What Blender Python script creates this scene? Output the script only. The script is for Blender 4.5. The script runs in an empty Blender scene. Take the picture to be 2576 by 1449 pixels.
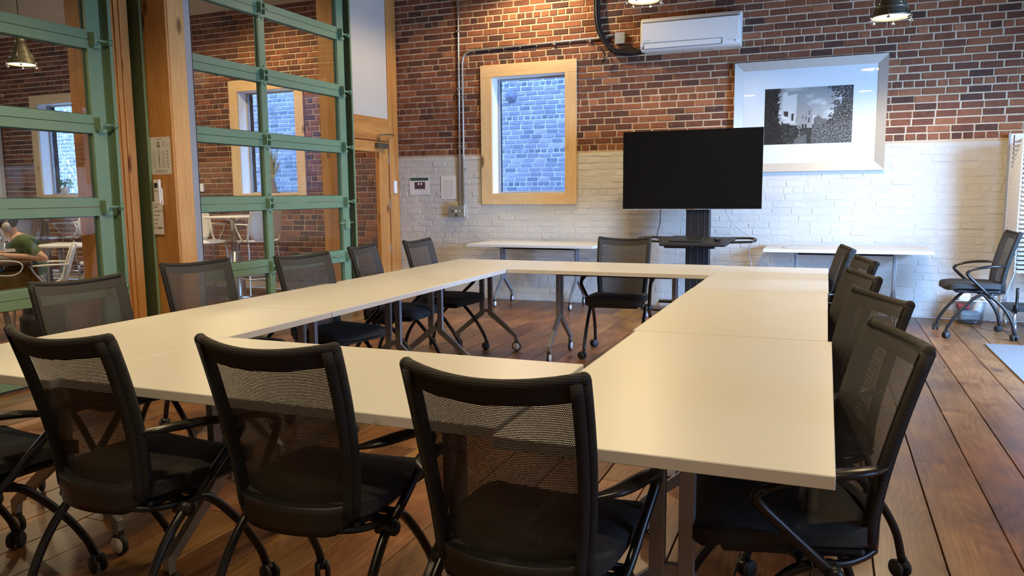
import bpy, bmesh, math, random
from mathutils import Vector, Matrix, noise
random.seed(7)
R = math.radians
SC = bpy.context.scene
COL = SC.collection

# ------------------------------------------------------------------ camera
IMG_W, IMG_H = 2576, 1449
FPX = 1949.14
CAM_H = 1.3106
C_F = Vector((-0.37289365, 0.91999618, -0.12065389))
C_R = Vector((0.92716048, 0.37454215, -0.00957202))
C_U = Vector((-0.03638375, 0.11543487, 0.99264848))
cam = bpy.data.cameras.new('camera')
cam.sensor_fit = 'HORIZONTAL'; cam.sensor_width = 36.0
cam.lens = FPX / IMG_W * 36.0
cam.clip_start = 0.05; cam.clip_end = 100
cam_o = bpy.data.objects.new('camera', cam); COL.objects.link(cam_o)
m = Matrix.Identity(4)
for i in range(3):
    m[i][0] = C_R[i]; m[i][1] = C_U[i]; m[i][2] = -C_F[i]
m[2][3] = CAM_H
cam_o.matrix_world = m
SC.camera = cam_o

def project(p):
    d = Vector(p) - Vector((0, 0, CAM_H)); z = d.dot(C_F)
    if z < .05: return None
    return (IMG_W/2 + FPX*d.dot(C_R)/z, IMG_H/2 - FPX*d.dot(C_U)/z, z)

# ------------------------------------------------------------------ light, exposure
SC.view_settings.view_transform = 'Standard'
SC.view_settings.look = 'None'
SC.view_settings.gamma = 1.0
SC.view_settings.use_curve_mapping = False
SC.view_settings.exposure = 0.75
SC.cycles.max_bounces = 6; SC.cycles.diffuse_bounces = 4; SC.cycles.glossy_bounces = 3; SC.cycles.transparent_max_bounces = 12
SC.cycles.adaptive_threshold = 0.05

world = bpy.data.worlds.new('sky'); SC.world = world; world.use_nodes = True
bg = world.node_tree.nodes['Background']
bg.inputs[0].default_value = (0.27, 0.50, 1.0, 1); bg.inputs[1].default_value = 7.5

def area_light(name, loc, rot, sx, sy, power, color, spread=180):
    l = bpy.data.lights.new(name, 'AREA'); l.shape = 'RECTANGLE'; l.size = sx; l.size_y = sy
    l.energy = power; l.color = color
    l.spread = R(spread)
    o = bpy.data.objects.new(name, l); COL.objects.link(o); o.location = loc; o.rotation_euler = rot
    return o
DAY = (0.30, 0.55, 1.0)
# daylight of the glazed door and the window in the right-hand wall
area_light('daylight_window', (3.42, 5.95, 1.10), (0, R(74), R(-28)), 2.0, 1.5, 300, DAY, 115)
area_light('daylight_window', (3.42, 1.6, 1.30), (0, R(68), 0), 1.5, 1.3, 20, DAY, 125)
# daylight of the window far behind in the neighbouring cafe
area_light('daylight_window', (-13.6, 5.0, 2.0), (0, R(-90), 0), 1.9, 1.6, 70, (0.8, 0.9, 1.0))

LAMP_COL = (1.0, 0.75, 0.43)
LAMP_SPECS = [  # x, y, z of lens, power, tag
    (-1.65, 7.40, 3.085, 90, 'pendant lamp hanging highest, above the air conditioner, cut by the top of the picture'),
    (0.44, 7.40, 2.745, 110, 'pendant lamp hanging over the framed picture'),
    (-3.25, 8.20, 3.92, 150, 'pendant lamp above the window with the pale wood surround'),
    (-1.5, 4.3, 3.30, 135, 'unseen pendant lamp added as fill over the middle of the table ring'),  # unseen, added like the rows just below to fill the room with warm light
    (-3.2, 2.6, 3.30, 130, 'unseen pendant lamp added as fill over the chairs by the green glass doors'),
    (0.9, 4.6, 3.20, 105, 'unseen pendant lamp added as fill over the right hand aisle'),
    (0.6, 1.2, 3.20, 90, 'unseen pendant lamp added as fill near the viewer on the right'),  # lamps around the viewer are unseen, added for interior fill
    (-1.6, 0.6, 3.30, 90, 'unseen pendant lamp added as fill near the viewer in the middle'),
    (-8.80, 6.50, 2.87, 60, 'pendant lamp seen through the near green glass door'),
    (-7.6, 2.4, 3.60, 130, 'unseen pendant lamp added as fill in the cafe beside the near glass door'),  # unseen, added to light the jambs and the seated man
    (-6.9, 4.9, 3.95, 150, 'unseen pendant lamp added as fill in the cafe behind the pine post'),  # added out of view to light the jamb behind the far glass
    (-7.0, 7.3, 4.05, 230, 'unseen pendant lamp added as fill over the high round table behind the glass'),  # added above the view to brighten the cafe brick
]

# ------------------------------------------------------------------ materials
MAT = {}
def nt(name):
    mt = bpy.data.materials.new(name); mt.use_nodes = True
    t = mt.node_tree; b = t.nodes['Principled BSDF']
    return mt, t, b
def N(t, typ, **kw):
    n = t.nodes.new(typ)
    for k, v in kw.items(): setattr(n, k, v)
    return n
def L(t, a, b): t.links.new(a, b)
def ramp(t, stops):
    n = t.nodes.new('ShaderNodeValToRGB'); cr = n.color_ramp
    while len(cr.elements) < len(stops): cr.elements.new(0.5)
    for e, (p, c) in zip(cr.elements, stops):
        e.position = p; e.color = (c[0], c[1], c[2], 1)
    return n
def coords(t, scale=(1, 1, 1), rand=True):
    tc = N(t, 'ShaderNodeTexCoord'); mp = N(t, 'ShaderNodeMapping'); mp.inputs['Scale'].default_value = scale
    if rand:
        oi = N(t, 'ShaderNodeObjectInfo'); ml = N(t, 'ShaderNodeVectorMath', operation='SCALE')
        cb = N(t, 'ShaderNodeCombineXYZ')
        for i in range(3): L(t, oi.outputs['Random'], cb.inputs[i])
        ml.inputs['Scale'].default_value = 37.0
        L(t, cb.outputs[0], ml.inputs[0])
        ad = N(t, 'ShaderNodeVectorMath', operation='ADD')
        L(t, tc.outputs['Object'], ad.inputs[0]); L(t, ml.outputs[0], ad.inputs[1]); L(t, ad.outputs[0], mp.inputs[0])
    else:
        L(t, tc.outputs['Object'], mp.inputs[0])
    return mp.outputs[0]
def bump(t, b, height, strength=.3, dist=.002):
    bp = N(t, 'ShaderNodeBump'); bp.inputs['Strength'].default_value = strength; bp.inputs['Distance'].default_value = dist
    L(t, height, bp.inputs['Height']); L(t, bp.outputs[0], b.inputs['Normal'])

def plain(name, col, rough=.5, metal=0., var=.06, scale=30., bmp=0., spec=.5, coat=0.):
    mt, t, b = nt(name)
    b.inputs['Roughness'].default_value = rough; b.inputs['Metallic'].default_value = metal
    b.inputs['Specular IOR Level'].default_value = spec
    b.inputs['Coat Weight'].default_value = coat
    v = coords(t, (1, 1, 1)); nz = N(t, 'ShaderNodeTexNoise'); nz.inputs['Scale'].default_value = scale; nz.inputs['Detail'].default_value = 3
    L(t, v, nz.inputs['Vector'])
    lo = [max(0, c*(1-var)) for c in col]; hi = [min(1, c*(1+var)) for c in col]
    r = ramp(t, [(.3, lo), (.7, hi)]); L(t, nz.outputs['Fac'], r.inputs[0]); L(t, r.outputs[0], b.inputs['Base Color'])
    if bmp: bump(t, b, nz.outputs['Fac'], bmp)
    MAT[name] = mt; return mt

def wood(name, axis, dark, light, rough=.45, ring=7., knots=True, objrand=.0, fine=60.):
    """plain sawn wood with the grain along axis 0/1/2"""
    mt, t, b = nt(name)
    sc = [1.0, 1.0, 1.0]; sc[axis] = .07
    v = coords(t, tuple(sc))
    n1 = N(t, 'ShaderNodeTexNoise'); n1.inputs['Scale'].default_value = ring; n1.inputs['Detail'].default_value = 4; n1.inputs['Distortion'].default_value = 1.2
    L(t, v, n1.inputs['Vector'])
    n2 = N(t, 'ShaderNodeTexNoise'); n2.inputs['Scale'].default_value = fine; n2.inputs['Detail'].default_value = 5; n2.inputs['Roughness'].default_value = .65
    L(t, v, n2.inputs['Vector'])
    mx = N(t, 'ShaderNodeMath', operation='MULTIPLY_ADD'); mx.inputs[1].default_value = .55
    L(t, n2.outputs['Fac'], mx.inputs[0]); 
    h = N(t, 'ShaderNodeMath', operation='MULTIPLY'); h.inputs[1].default_value = .5; L(t, n1.outputs['Fac'], h.inputs[0]); L(t, h.outputs[0], mx.inputs[2])
    r = ramp(t, [(.36, dark), (.66, light)]); L(t, mx.outputs[0], r.inputs[0])
    colr = r.outputs[0]
    if knots:
        sk = [1.0, 1.0, 1.0]; sk[axis] = .38
        vk = coords(t, tuple(sk)); vo = N(t, 'ShaderNodeTexVoronoi'); vo.inputs['Scale'].default_value = 4.3; L(t, vk, vo.inputs['Vector'])
        rk = ramp(t, [(.0, (.0, .0, .0)), (.09, (.15, .15, .15)), (.15, (1, 1, 1))]); L(t, vo.outputs['Distance'], rk.inputs[0])
        mk = N(t, 'ShaderNodeMix', data_type='RGBA', blend_type='MIX')
        L(t, rk.outputs[0], mk.inputs[0]); mk.inputs[6].default_value = (dark[0]*.25, dark[1]*.2, dark[2]*.2, 1); L(t, colr, mk.inputs[7]); colr = mk.outputs[2]
    if objrand:
        oi = N(t, 'ShaderNodeObjectInfo'); hs = N(t, 'ShaderNodeHueSaturation')
        mr = N(t, 'ShaderNodeMapRange'); mr.inputs[3].default_value = 1-objrand; mr.inputs[4].default_value = 1+objrand
        L(t, oi.outputs['Random'], mr.inputs[0]); L(t, mr.outputs[0], hs.inputs['Value']); L(t, colr, hs.inputs['Color'])
        m2 = N(t, 'ShaderNodeMath', operation='MULTIPLY'); m2.inputs[1].default_value = 7.13; L(t, oi.outputs['Random'], m2.inputs[0])
        fr = N(t, 'ShaderNodeMath', operation='FRACT'); L(t, m2.outputs[0], fr.inputs[0])
        m3 = N(t, 'ShaderNodeMapRange'); m3.inputs[3].default_value = .485; m3.inputs[4].default_value = .51; L(t, fr.outputs[0], m3.inputs[0]); L(t, m3.outputs[0], hs.inputs['Hue'])
        colr = hs.outputs[0]
    L(t, colr, b.inputs['Base Color']); b.inputs['Roughness'].default_value = rough
    bump(t, b, mx.outputs[0], .25, .001)
    MAT[name] = mt; return mt

def brick_mat(name, stops, rough=.85, bmp=.5, spots=None):
    mt, t, b = nt(name)
    at = N(t, 'ShaderNodeAttribute'); at.attribute_name = 'tone'
    v = coords(t, (1, 1, 1), rand=False)
    geo = N(t, 'ShaderNodeNewGeometry')
    nz = N(t, 'ShaderNodeTexNoise'); nz.inputs['Scale'].default_value = 26; nz.inputs['Detail'].default_value = 6; L(t, geo.outputs['Position'], nz.inputs['Vector'])
    ad = N(t, 'ShaderNodeMath', operation='MULTIPLY_ADD'); ad.inputs[1].default_value = .55; L(t, nz.outputs['Fac'], ad.inputs[0])
    sb = N(t, 'ShaderNodeMath', operation='ADD'); sb.inputs[1].default_value = -.275; L(t, at.outputs['Fac'], sb.inputs[0]); L(t, sb.outputs[0], ad.inputs[2])
    r = ramp(t, stops); L(t, ad.outputs[0], r.inputs[0]); c = r.outputs[0]
    if spots:
        n3 = N(t, 'ShaderNodeTexNoise'); n3.inputs['Scale'].default_value = 7; n3.inputs['Detail'].default_value = 8; n3.inputs['Roughness'].default_value = .7; L(t, geo.outputs['Position'], n3.inputs['Vector'])
        r3 = ramp(t, [(.62, (0, 0, 0)), (.74, (.8, .8, .8))]); L(t, n3.outputs['Fac'], r3.inputs[0])
        mk = N(t, 'ShaderNodeMix', data_type='RGBA'); L(t, r3.outputs[0], mk.inputs[0]); L(t, c, mk.inputs[6]); mk.inputs[7].default_value = (*spots, 1); c = mk.outputs[2]
    L(t, c, b.inputs['Base Color']); b.inputs['Roughness'].default_value = rough
    n4 = N(t, 'ShaderNodeTexNoise'); n4.inputs['Scale'].default_value = 60; n4.inputs['Detail'].default_value = 6; L(t, geo.outputs['Position'], n4.inputs['Vector'])
    bump(t, b, n4.outputs['Fac'], bmp, .004)
    MAT[name] = mt; return mt

def glass_mat(name, tint=(.97, .99, .98), refl=1.0, ior=1.5):
    mt = bpy.data.materials.new(name); mt.use_nodes = True; t = mt.node_tree; t.nodes.clear()
    out = N(t, 'ShaderNodeOutputMaterial'); tr = N(t, 'ShaderNodeBsdfTransparent'); tr.inputs[0].default_value = (*tint, 1)
    gl = N(t, 'ShaderNodeBsdfGlossy'); gl.inputs['Roughness'].default_value = .004
    lw = N(t, 'ShaderNodeLayerWeight'); lw.inputs[0].default_value = .5
    pw = N(t, 'ShaderNodeMath', operation='POWER'); pw.inputs[1].default_value = 5.0; L(t, lw.outputs['Facing'], pw.inputs[0])
    fr = N(t, 'ShaderNodeMath', operation='MULTIPLY_ADD'); fr.inputs[1].default_value = .94*refl; fr.inputs[2].default_value = .042*refl; L(t, pw.outputs[0], fr.inputs[0])
    nz = N(t, 'ShaderNodeTexNoise'); nz.inputs['Scale'].default_value = 1.5
    bp = N(t, 'ShaderNodeBump'); bp.inputs['Strength'].default_value = .04; bp.inputs['Distance'].default_value = .01; L(t, nz.outputs['Fac'], bp.inputs['Height']); L(t, bp.outputs[0], gl.inputs['Normal'])
    mx = N(t, 'ShaderNodeMixShader'); L(t, fr.outputs[0], mx.inputs[0]); L(t, tr.outputs[0], mx.inputs[1]); L(t, gl.outputs[0], mx.inputs[2]); L(t, mx.outputs[0], out.inputs[0])
    MAT[name] = mt; return mt

def mesh_fabric(name):
    """open woven back: threads with see-through holes, laid out in the panel's own UV (metres)"""
    mt = bpy.data.materials.new(name); mt.use_nodes = True; t = mt.node_tree; b = t.nodes['Principled BSDF']; out = t.nodes['Material Output']
    b.inputs['Base Color'].default_value = (.030, .027, .025, 1); b.inputs['Roughness'].default_value = .6
    uv = N(t, 'ShaderNodeUVMap'); sp = N(t, 'ShaderNodeSeparateXYZ'); L(t, uv.outputs[0], sp.inputs[0])
    def saw(sock, pitch, shift=None):
        d = N(t, 'ShaderNodeMath', operation='DIVIDE'); d.inputs[1].default_value = pitch; L(t, sock, d.inputs[0]); o = d.outputs[0]
        if shift is not None:
            a = N(t, 'ShaderNodeMath', operation='ADD'); L(t, o, a.inputs[0]); L(t, shift, a.inputs[1]); o = a.outputs[0]
        f = N(t, 'ShaderNodeMath', operation='FRACT'); L(t, o, f.inputs[0]); return f.outputs[0], o
    fv, raw = saw(sp.outputs['Y'], .0043)
    fl = N(t, 'ShaderNodeMath', operation='FLOOR'); L(t, raw, fl.inputs[0])
    hf = N(t, 'ShaderNodeMath', operation='MULTIPLY'); hf.inputs[1].default_value = .5; L(t, fl.outputs[0], hf.inputs[0])
    fu, _ = saw(sp.outputs['X'], .0037, hf.outputs[0])
    g1 = N(t, 'ShaderNodeMath', operation='GREATER_THAN'); g1.inputs[1].default_value = .69; L(t, fv, g1.inputs[0])
    g2 = N(t, 'ShaderNodeMath', operation='GREATER_THAN'); g2.inputs[1].default_value = .42; L(t, fu, g2.inputs[0])
    mu = N(t, 'ShaderNodeMath', operation='MULTIPLY'); L(t, g1.outputs[0], mu.inputs[0]); L(t, g2.outputs[0], mu.inputs[1])
    tr = N(t, 'ShaderNodeBsdfTransparent'); mx = N(t, 'ShaderNodeMixShader'); L(t, mu.outputs[0], mx.inputs[0]); L(t, b.outputs[0], mx.inputs[1]); L(t, tr.outputs[0], mx.inputs[2]); L(t, mx.outputs[0], out.inputs[0])
    MAT[name] = mt; return mt

def ribbed(name, lo, hi, pitch):
    mt, t, b = nt(name); tc = N(t, 'ShaderNodeTexCoord'); sp = N(t, 'ShaderNodeSeparateXYZ'); L(t, tc.outputs['Object'], sp.inputs[0])
    d = N(t, 'ShaderNodeMath', operation='MULTIPLY'); d.inputs[1].default_value = 6.2832/pitch; L(t, sp.outputs['Z'], d.inputs[0])
    sn = N(t, 'ShaderNodeMath', operation='SINE'); L(t, d.outputs[0], sn.inputs[0]); mr = N(t, 'ShaderNodeMapRange'); mr.inputs[1].default_value = -1; L(t, sn.outputs[0], mr.inputs[0])
    r = ramp(t, [(.25, lo), (.8, hi)]); L(t, mr.outputs[0], r.inputs[0]); L(t, r.outputs[0], b.inputs['Base Color']); b.inputs['Roughness'].default_value = .8
    bump(t, b, mr.outputs[0], .5, .001); MAT[name] = mt
def print_mat(name, rough=.5):
    mt, t, b = nt(name); at = N(t, 'ShaderNodeAttribute'); at.attribute_name = 'ink'; L(t, at.outputs['Color'], b.inputs['Base Color']); b.inputs['Roughness'].default_value = rough
    MAT[name] = mt; return mt
def emit(name, col, strength):
    mt, t, b = nt(name); b.inputs['Base Color'].default_value = (.9, .85, .7, 1); b.inputs['Emission Color'].default_value = (*col, 1); b.inputs['Emission Strength'].default_value = strength
    MAT[name] = mt; return mt

brick_mat('red_brick', [(.0, (.060, .026, .018)), (.30, (.115, .040, .021)), (.55, (.185, .062, .027)), (.8, (.25, .088, .037)), (1., (.32, .125, .054))], spots=(.30, .20, .13))
brick_mat('mortar', [(0, (.56, .43, .29)), (.45, (.72, .57, .41)), (1, (.74, .59, .43))], bmp=.9)
brick_mat('white_painted_brick', [(0, (.55, .535, .50)), (1, (.59, .575, .54))], rough=.5, bmp=.8)
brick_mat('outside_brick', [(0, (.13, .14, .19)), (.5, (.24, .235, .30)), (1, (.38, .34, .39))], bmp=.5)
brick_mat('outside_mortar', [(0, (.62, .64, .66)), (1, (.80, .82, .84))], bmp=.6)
wood('pine_upright', 2, (.40, .155, .036), (.62, .30, .085), ring=5)
wood('pine_lengthwise', 1, (.40, .155, .036), (.62, .30, .085), ring=5)
wood('pine_crosswise', 0, (.40, .155, .036), (.62, .30, .085), ring=5)
wood('pine_light_upright', 2, (.50, .245, .07), (.70, .40, .15), ring=5)
wood('pine_pale_upright', 2, (.62, .40, .19), (.78, .56, .30), ring=5)
wood('pine_pale_crosswise', 0, (.62, .40, .19), (.78, .56, .30), ring=5)
def floor_wood(name):
    """old wide boards: contour-like grain from one slow noise, fine pores, dark knots, nail holes, worn patches"""
    mt, t, b = nt(name)
    v = coords(t, (1.0, .16, 1.0)); vr = coords(t, (1, 1, 1))
    n1 = N(t, 'ShaderNodeTexNoise'); n1.inputs['Scale'].default_value = 3.2; n1.inputs['Detail'].default_value = 1.5; L(t, v, n1.inputs['Vector'])
    m1 = N(t, 'ShaderNodeMath', operation='MULTIPLY'); m1.inputs[1].default_value = 210.0; L(t, n1.outputs['Fac'], m1.inputs[0])
    sn = N(t, 'ShaderNodeMath', operation='SINE'); L(t, m1.outputs[0], sn.inputs[0])
    n2 = N(t, 'ShaderNodeTexNoise'); n2.inputs['Scale'].default_value = 85; n2.inputs['Detail'].default_value = 6; n2.inputs['Roughness'].default_value = .7; L(t, coords(t, (1, .03, 1)), n2.inputs['Vector'])
    n3 = N(t, 'ShaderNodeTexNoise'); n3.inputs['Scale'].default_value = 3.4; n3.inputs['Detail'].default_value = 6; n3.inputs['Roughness'].default_value = .62; L(t, coords(t, (1, .55, 1)), n3.inputs['Vector'])
    a1 = N(t, 'ShaderNodeMath', operation='MULTIPLY_ADD'); a1.inputs[1].default_value = .042; L(t, sn.outputs[0], a1.inputs[0]); L(t, n3.outputs['Fac'], a1.inputs[2])
    a2 = N(t, 'ShaderNodeMath', operation='MULTIPLY_ADD'); a2.inputs[1].default_value = .62; L(t, n2.outputs['Fac'], a2.inputs[0])
    sb = N(t, 'ShaderNodeMath', operation='ADD'); sb.inputs[1].default_value = -.31; L(t, a1.outputs[0], sb.inputs[0]); L(t, sb.outputs[0], a2.inputs[2])
    r = ramp(t, [(.22, (.062, .024, .009)), (.40, (.145, .064, .021)), (.55, (.215, .102, .034)), (.74, (.31, .162, .058))]); L(t, a2.outputs[0], r.inputs[0]); c = r.outputs[0]
    for sc_, st, th, dk in ((2.1, .55, .12, .22), (11.0, 1.0, .055, .10)):
        vo = N(t, 'ShaderNodeTexVoronoi'); vo.inputs['Scale'].default_value = sc_; L(t, coords(t, (1, st, 1)), vo.inputs['Vector'])
        rk = ramp(t, [(th*.6, (0, 0, 0)), (th, (1, 1, 1))]); L(t, vo.outputs['Distance'], rk.inputs[0])
        mk = N(t, 'ShaderNodeMix', data_type='RGBA'); L(t, rk.outputs[0], mk.inputs[0]); mk.inputs[6].default_value = (.075*dk/.22, .038*dk/.22, .022*dk/.22, 1); L(t, c, mk.inputs[7]); c = mk.outputs[2]
    oi = N(t, 'ShaderNodeObjectInfo'); hs = N(t, 'ShaderNodeHueSaturation'); mr = N(t, 'ShaderNodeMapRange'); mr.inputs[3].default_value = .70; mr.inputs[4].default_value = 1.28
    L(t, oi.outputs['Random'], mr.inputs[0]); L(t, mr.outputs[0], hs.inputs['Value'])
    m2 = N(t, 'ShaderNodeMath', operation='MULTIPLY'); m2.inputs[1].default_value = 7.13; L(t, oi.outputs['Random'], m2.inputs[0]); fr = N(t, 'ShaderNodeMath', operation='FRACT'); L(t, m2.outputs[0], fr.inputs[0])
    m3 = N(t, 'ShaderNodeMapRange'); m3.inputs[3].default_value = .488; m3.inputs[4].default_value = .508; L(t, fr.outputs[0], m3.inputs[0]); L(t, m3.outputs[0], hs.inputs['Hue'])
    L(t, c, hs.inputs['Color']); L(t, hs.outputs[0], b.inputs['Base Color'])
    rr_ = N(t, 'ShaderNodeMapRange'); rr_.inputs[3].default_value = .22; rr_.inputs[4].default_value = .48; L(t, n3.outputs['Fac'], rr_.inputs[0]); L(t, rr_.outputs[0], b.inputs['Roughness'])
    b.inputs['Specular IOR Level'].default_value = .35
    bump(t, b, a2.outputs[0], .3, .001); MAT[name] = mt
floor_wood('floor_wood')
wood('dark_table_wood', 0, (.06, .03, .016), (.14, .075, .04), knots=False)
plain('reveal_white', (.80, .80, .78), .5)
plain('plaster_white', (.56, .52, .46), .7, var=.02)
plain('ceiling_wood', (.22, .12, .06), .7, scale=5, var=.2)
plain('dark_gap', (.012, .008, .006), .9)
plain('green_paint', (.175, .285, .175), .38, var=.03, scale=3)
plain('green_paint_dark', (.06, .09, .045), .5, var=.04)
plain('steel', (.42, .44, .46), .35, metal=.85)
plain('steel_paint', (.36, .37, .39), .45)
plain('galvanised', (.55, .55, .53), .35, metal=.8, var=.1, scale=20)
plain('box_grey', (.33, .34, .33), .5, var=.1)
plain('laminate', (.59, .585, .54), .36, var=.012, scale=3)
plain('laminate_edge', (.66, .66, .65), .45, var=.01)
plain('table_metal', (.30, .315, .34), .42, metal=.55, var=.03)
plain('wheel_cap', (.72, .72, .70), .4)
plain('black_plastic', (.012, .012, .013), .42, var=.15)
plain('black_frame', (.010, .010, .011), .30, var=.1, spec=.5)
plain('black_fabric', (.013, .0125, .012), .85, var=.35, scale=220, bmp=.4)
plain('seat_fabric', (.024, .023, .022), .8, var=.45, scale=160, bmp=.5)
plain('rubber', (.02, .02, .02), .6)
plain('chrome', (.75, .75, .75), .15, metal=1.)
plain('ac_white', (.80, .79, .75), .4, var=.01)
plain('ac_shadow', (.10, .10, .10), .6)
plain('silver_frame', (.52, .50, .45), .42, metal=.3, var=.05, scale=80)
plain('mat_board', (.84, .83, .82), .6, var=.01)
plain('screen_black', (.0035, .0035, .004), .22, var=.05, spec=.25)
plain('paper', (.80, .78, .75), .7, var=.02)
plain('ink_black', (.03, .03, .035), .7)
plain('ink_green', (.03, .12, .08), .7)
plain('white_plastic', (.82, .82, .82), .35, var=.01)
plain('grey_plastic', (.35, .35, .36), .4)
plain('alu', (.62, .64, .68), .28, metal=.9, var=.04)
plain('lamp_metal', (.16, .15, .11), .4, metal=.6)
plain('skin', (.62, .36, .26), .5, var=.06, scale=14)
plain('hair', (.035, .022, .014), .6, var=.4, scale=120, bmp=.6)
plain('shirt_green', (.065, .105, .045), .85, var=.12, scale=9, bmp=.3)
plain('shorts_mustard', (.30, .175, .035), .85, var=.3, scale=8, bmp=.3)
plain('shoe_white', (.75, .75, .73), .5)
plain('headphone_grey', (.45, .45, .46), .4)
plain('rug_grey', (.17, .18, .19), .95, var=.12, scale=140, bmp=.8)
plain('bag_black', (.012, .012, .014), .7, var=.4, scale=25, bmp=.4)
plain('leaf_green', (.10, .26, .05), .5, var=.35, scale=20)
plain('straw', (.30, .27, .085), .8, var=.3, scale=60)
plain('vase_brown', (.20, .12, .08), .45, var=.15)
plain('terracotta_white', (.62, .58, .54), .7, var=.2, scale=30)
plain('vine', (.55, .50, .46), .8, var=.3)
plain('vine_leaf', (.62, .62, .58), .7, var=.3, scale=9)
plain('red_cloth', (.45, .06, .05), .8)
plain('cable_black', (.010, .010, .010), .5)
plain('cable_grey', (.42, .43, .46), .5)
plain('copper', (.25, .12, .05), .4, metal=.8)
plain('yellow_note', (.72, .52, .22), .7)
plain('outside_ground', (.25, .25, .25), .9, scale=4, var=.2)
glass_mat('door_glass', (.95, .965, .955))
glass_mat('window_glass', (.96, .98, .99))
mt = glass_mat('tote_plastic', (.72, .76, .80)); 
mesh_fabric('back_mesh'); ribbed('ribbed_fabric', (.006, .006, .006), (.022, .020, .018), .0052)
print_mat('print'); print_mat('print_gloss', .25)
emit('lamp_lens', (1.0, .83, .48), 9.0); emit('lamp_hole', (1.0, .85, .55), 2.5)

# ------------------------------------------------------------------ geometry helpers
class MB:
    def __init__(s): s.bm = bmesh.new(); s.smooth_from = []
    def box(s, x0, x1, y0, y1, z0, z1, bev=0., seg=1):
        vs = [s.bm.verts.new(p) for p in ((x0,y0,z0),(x1,y0,z0),(x1,y1,z0),(x0,y1,z0),(x0,y0,z1),(x1,y0,z1),(x1,y1,z1),(x0,y1,z1))]
        fs = [s.bm.faces.new([vs[i] for i in q]) for q in ((3,2,1,0),(4,5,6,7),(0,1,5,4),(1,2,6,5),(2,3,7,6),(3,0,4,7))]
        if bev:
            es = list({e for f in fs for e in f.edges})
            bmesh.ops.bevel(s.bm, geom=es, offset=bev, segments=seg, affect='EDGES', profile=.5)
        return s
    def xbox(s, mat, *a, **k):
        old = set(s.bm.verts); s.box(*a, **k)
        for v in s.bm.verts:
            if v not in old: v.co = mat @ v.co
        return s
    def poly(s, pts, axis, a, b, bev=0.):
        """2-D outline pts extruded along axis from a to b; outline axes are the other two in xyz order"""
        def P(p, w):
            return {0: (w, p[0], p[1]), 1: (p[0], w, p[1]), 2: (p[0], p[1], w)}[axis]
        A = [s.bm.verts.new(P(p, a)) for p in pts]; B = [s.bm.verts.new(P(p, b)) for p in pts]
        n = len(pts); fs = [s.bm.faces.new(A), s.bm.faces.new(B[::-1])]
        for i in range(n): fs.append(s.bm.faces.new((A[i], B[i], B[(i+1) % n], A[(i+1) % n])))
        bmesh.ops.recalc_face_normals(s.bm, faces=fs)
        if bev:
            es = list({e for f in fs for e in f.edges})
            bmesh.ops.bevel(s.bm, geom=es, offset=bev, segments=2, affect='EDGES', profile=.5)
        return s
    def tube(s, pts, r, seg=10, caps=True, flat=1.0):
        pts = [Vector(p) for p in pts]; n = len(pts)
        rs = r if isinstance(r, (list, tuple)) else [r]*n
        t = (pts[1]-pts[0]).normalized(); up = Vector((0, 0, 1)) if abs(t.z) < .9 else Vector((1, 0, 0))
        nrm = (up - t*up.dot(t)).normalized(); rings = []
        for i, p in enumerate(pts):
            a = pts[max(i-1, 0)]; b = pts[min(i+1, n-1)]; t2 = (b-a).normalized()
            nrm = (nrm - t2*nrm.dot(t2)).normalized(); bi = t2.cross(nrm)
            rings.append([s.bm.verts.new(p + (nrm*math.cos(2*math.pi*k/seg)*flat + bi*math.sin(2*math.pi*k/seg))*rs[i]) for k in range(seg)])
        for i in range(n-1):
            for k in range(seg):
                f = s.bm.faces.new((rings[i][k], rings[i][(k+1) % seg], rings[i+1][(k+1) % seg], rings[i+1][k])); f.smooth = True
        if caps:
            s.bm.faces.new(rings[0][::-1]); s.bm.faces.new(rings[-1])
        return s
    def lathe(s, prof, seg=20, mat=None, cap=True, smooth=True):
        rings = []
        for (r, z) in prof:
            rings.append([s.bm.verts.new((r*math.cos(2*math.pi*k/seg), r*math.sin(2*math.pi*k/seg), z)) for k in range(seg)])
        for i in range(len(prof)-1):
            for k in range(seg):
                f = s.bm.faces.new((rings[i][k], rings[i][(k+1) % seg], rings[i+1][(k+1) % seg], rings[i+1][k])); f.smooth = smooth
        if cap:
            s.bm.faces.new(rings[0][::-1]); s.bm.faces.new(rings[-1])
        if mat is not None:
            for rg in rings:
                for v in rg: v.co = mat @ v.co
        return s
    def cyl(s, a, b, r, seg=14):
        return s.tube([a, b], r, seg)
    def ball(s, c, r, sc=(1, 1, 1), seg=12):
        vs = bmesh.ops.create_uvsphere(s.bm, u_segments=seg, v_segments=max(6, seg*2//3), radius=r)['verts']
        for v in vs: v.co = Vector((v.co.x*sc[0], v.co.y*sc[1], v.co.z*sc[2])) + Vector(c)
        for v in vs:
            for f in v.link_faces: f.smooth = True
        return s
    def quad(s, pts):
        s.bm.faces.new([s.bm.verts.new(p) for p in pts]); return s
    def mesh(s, name, mat):
        bmesh.ops.recalc_face_normals(s.bm, faces=s.bm.faces)
        me = bpy.data.meshes.new(name); s.bm.to_mesh(me); s.bm.free()
        if mat: me.materials.append(MAT[mat])
        return me

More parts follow.
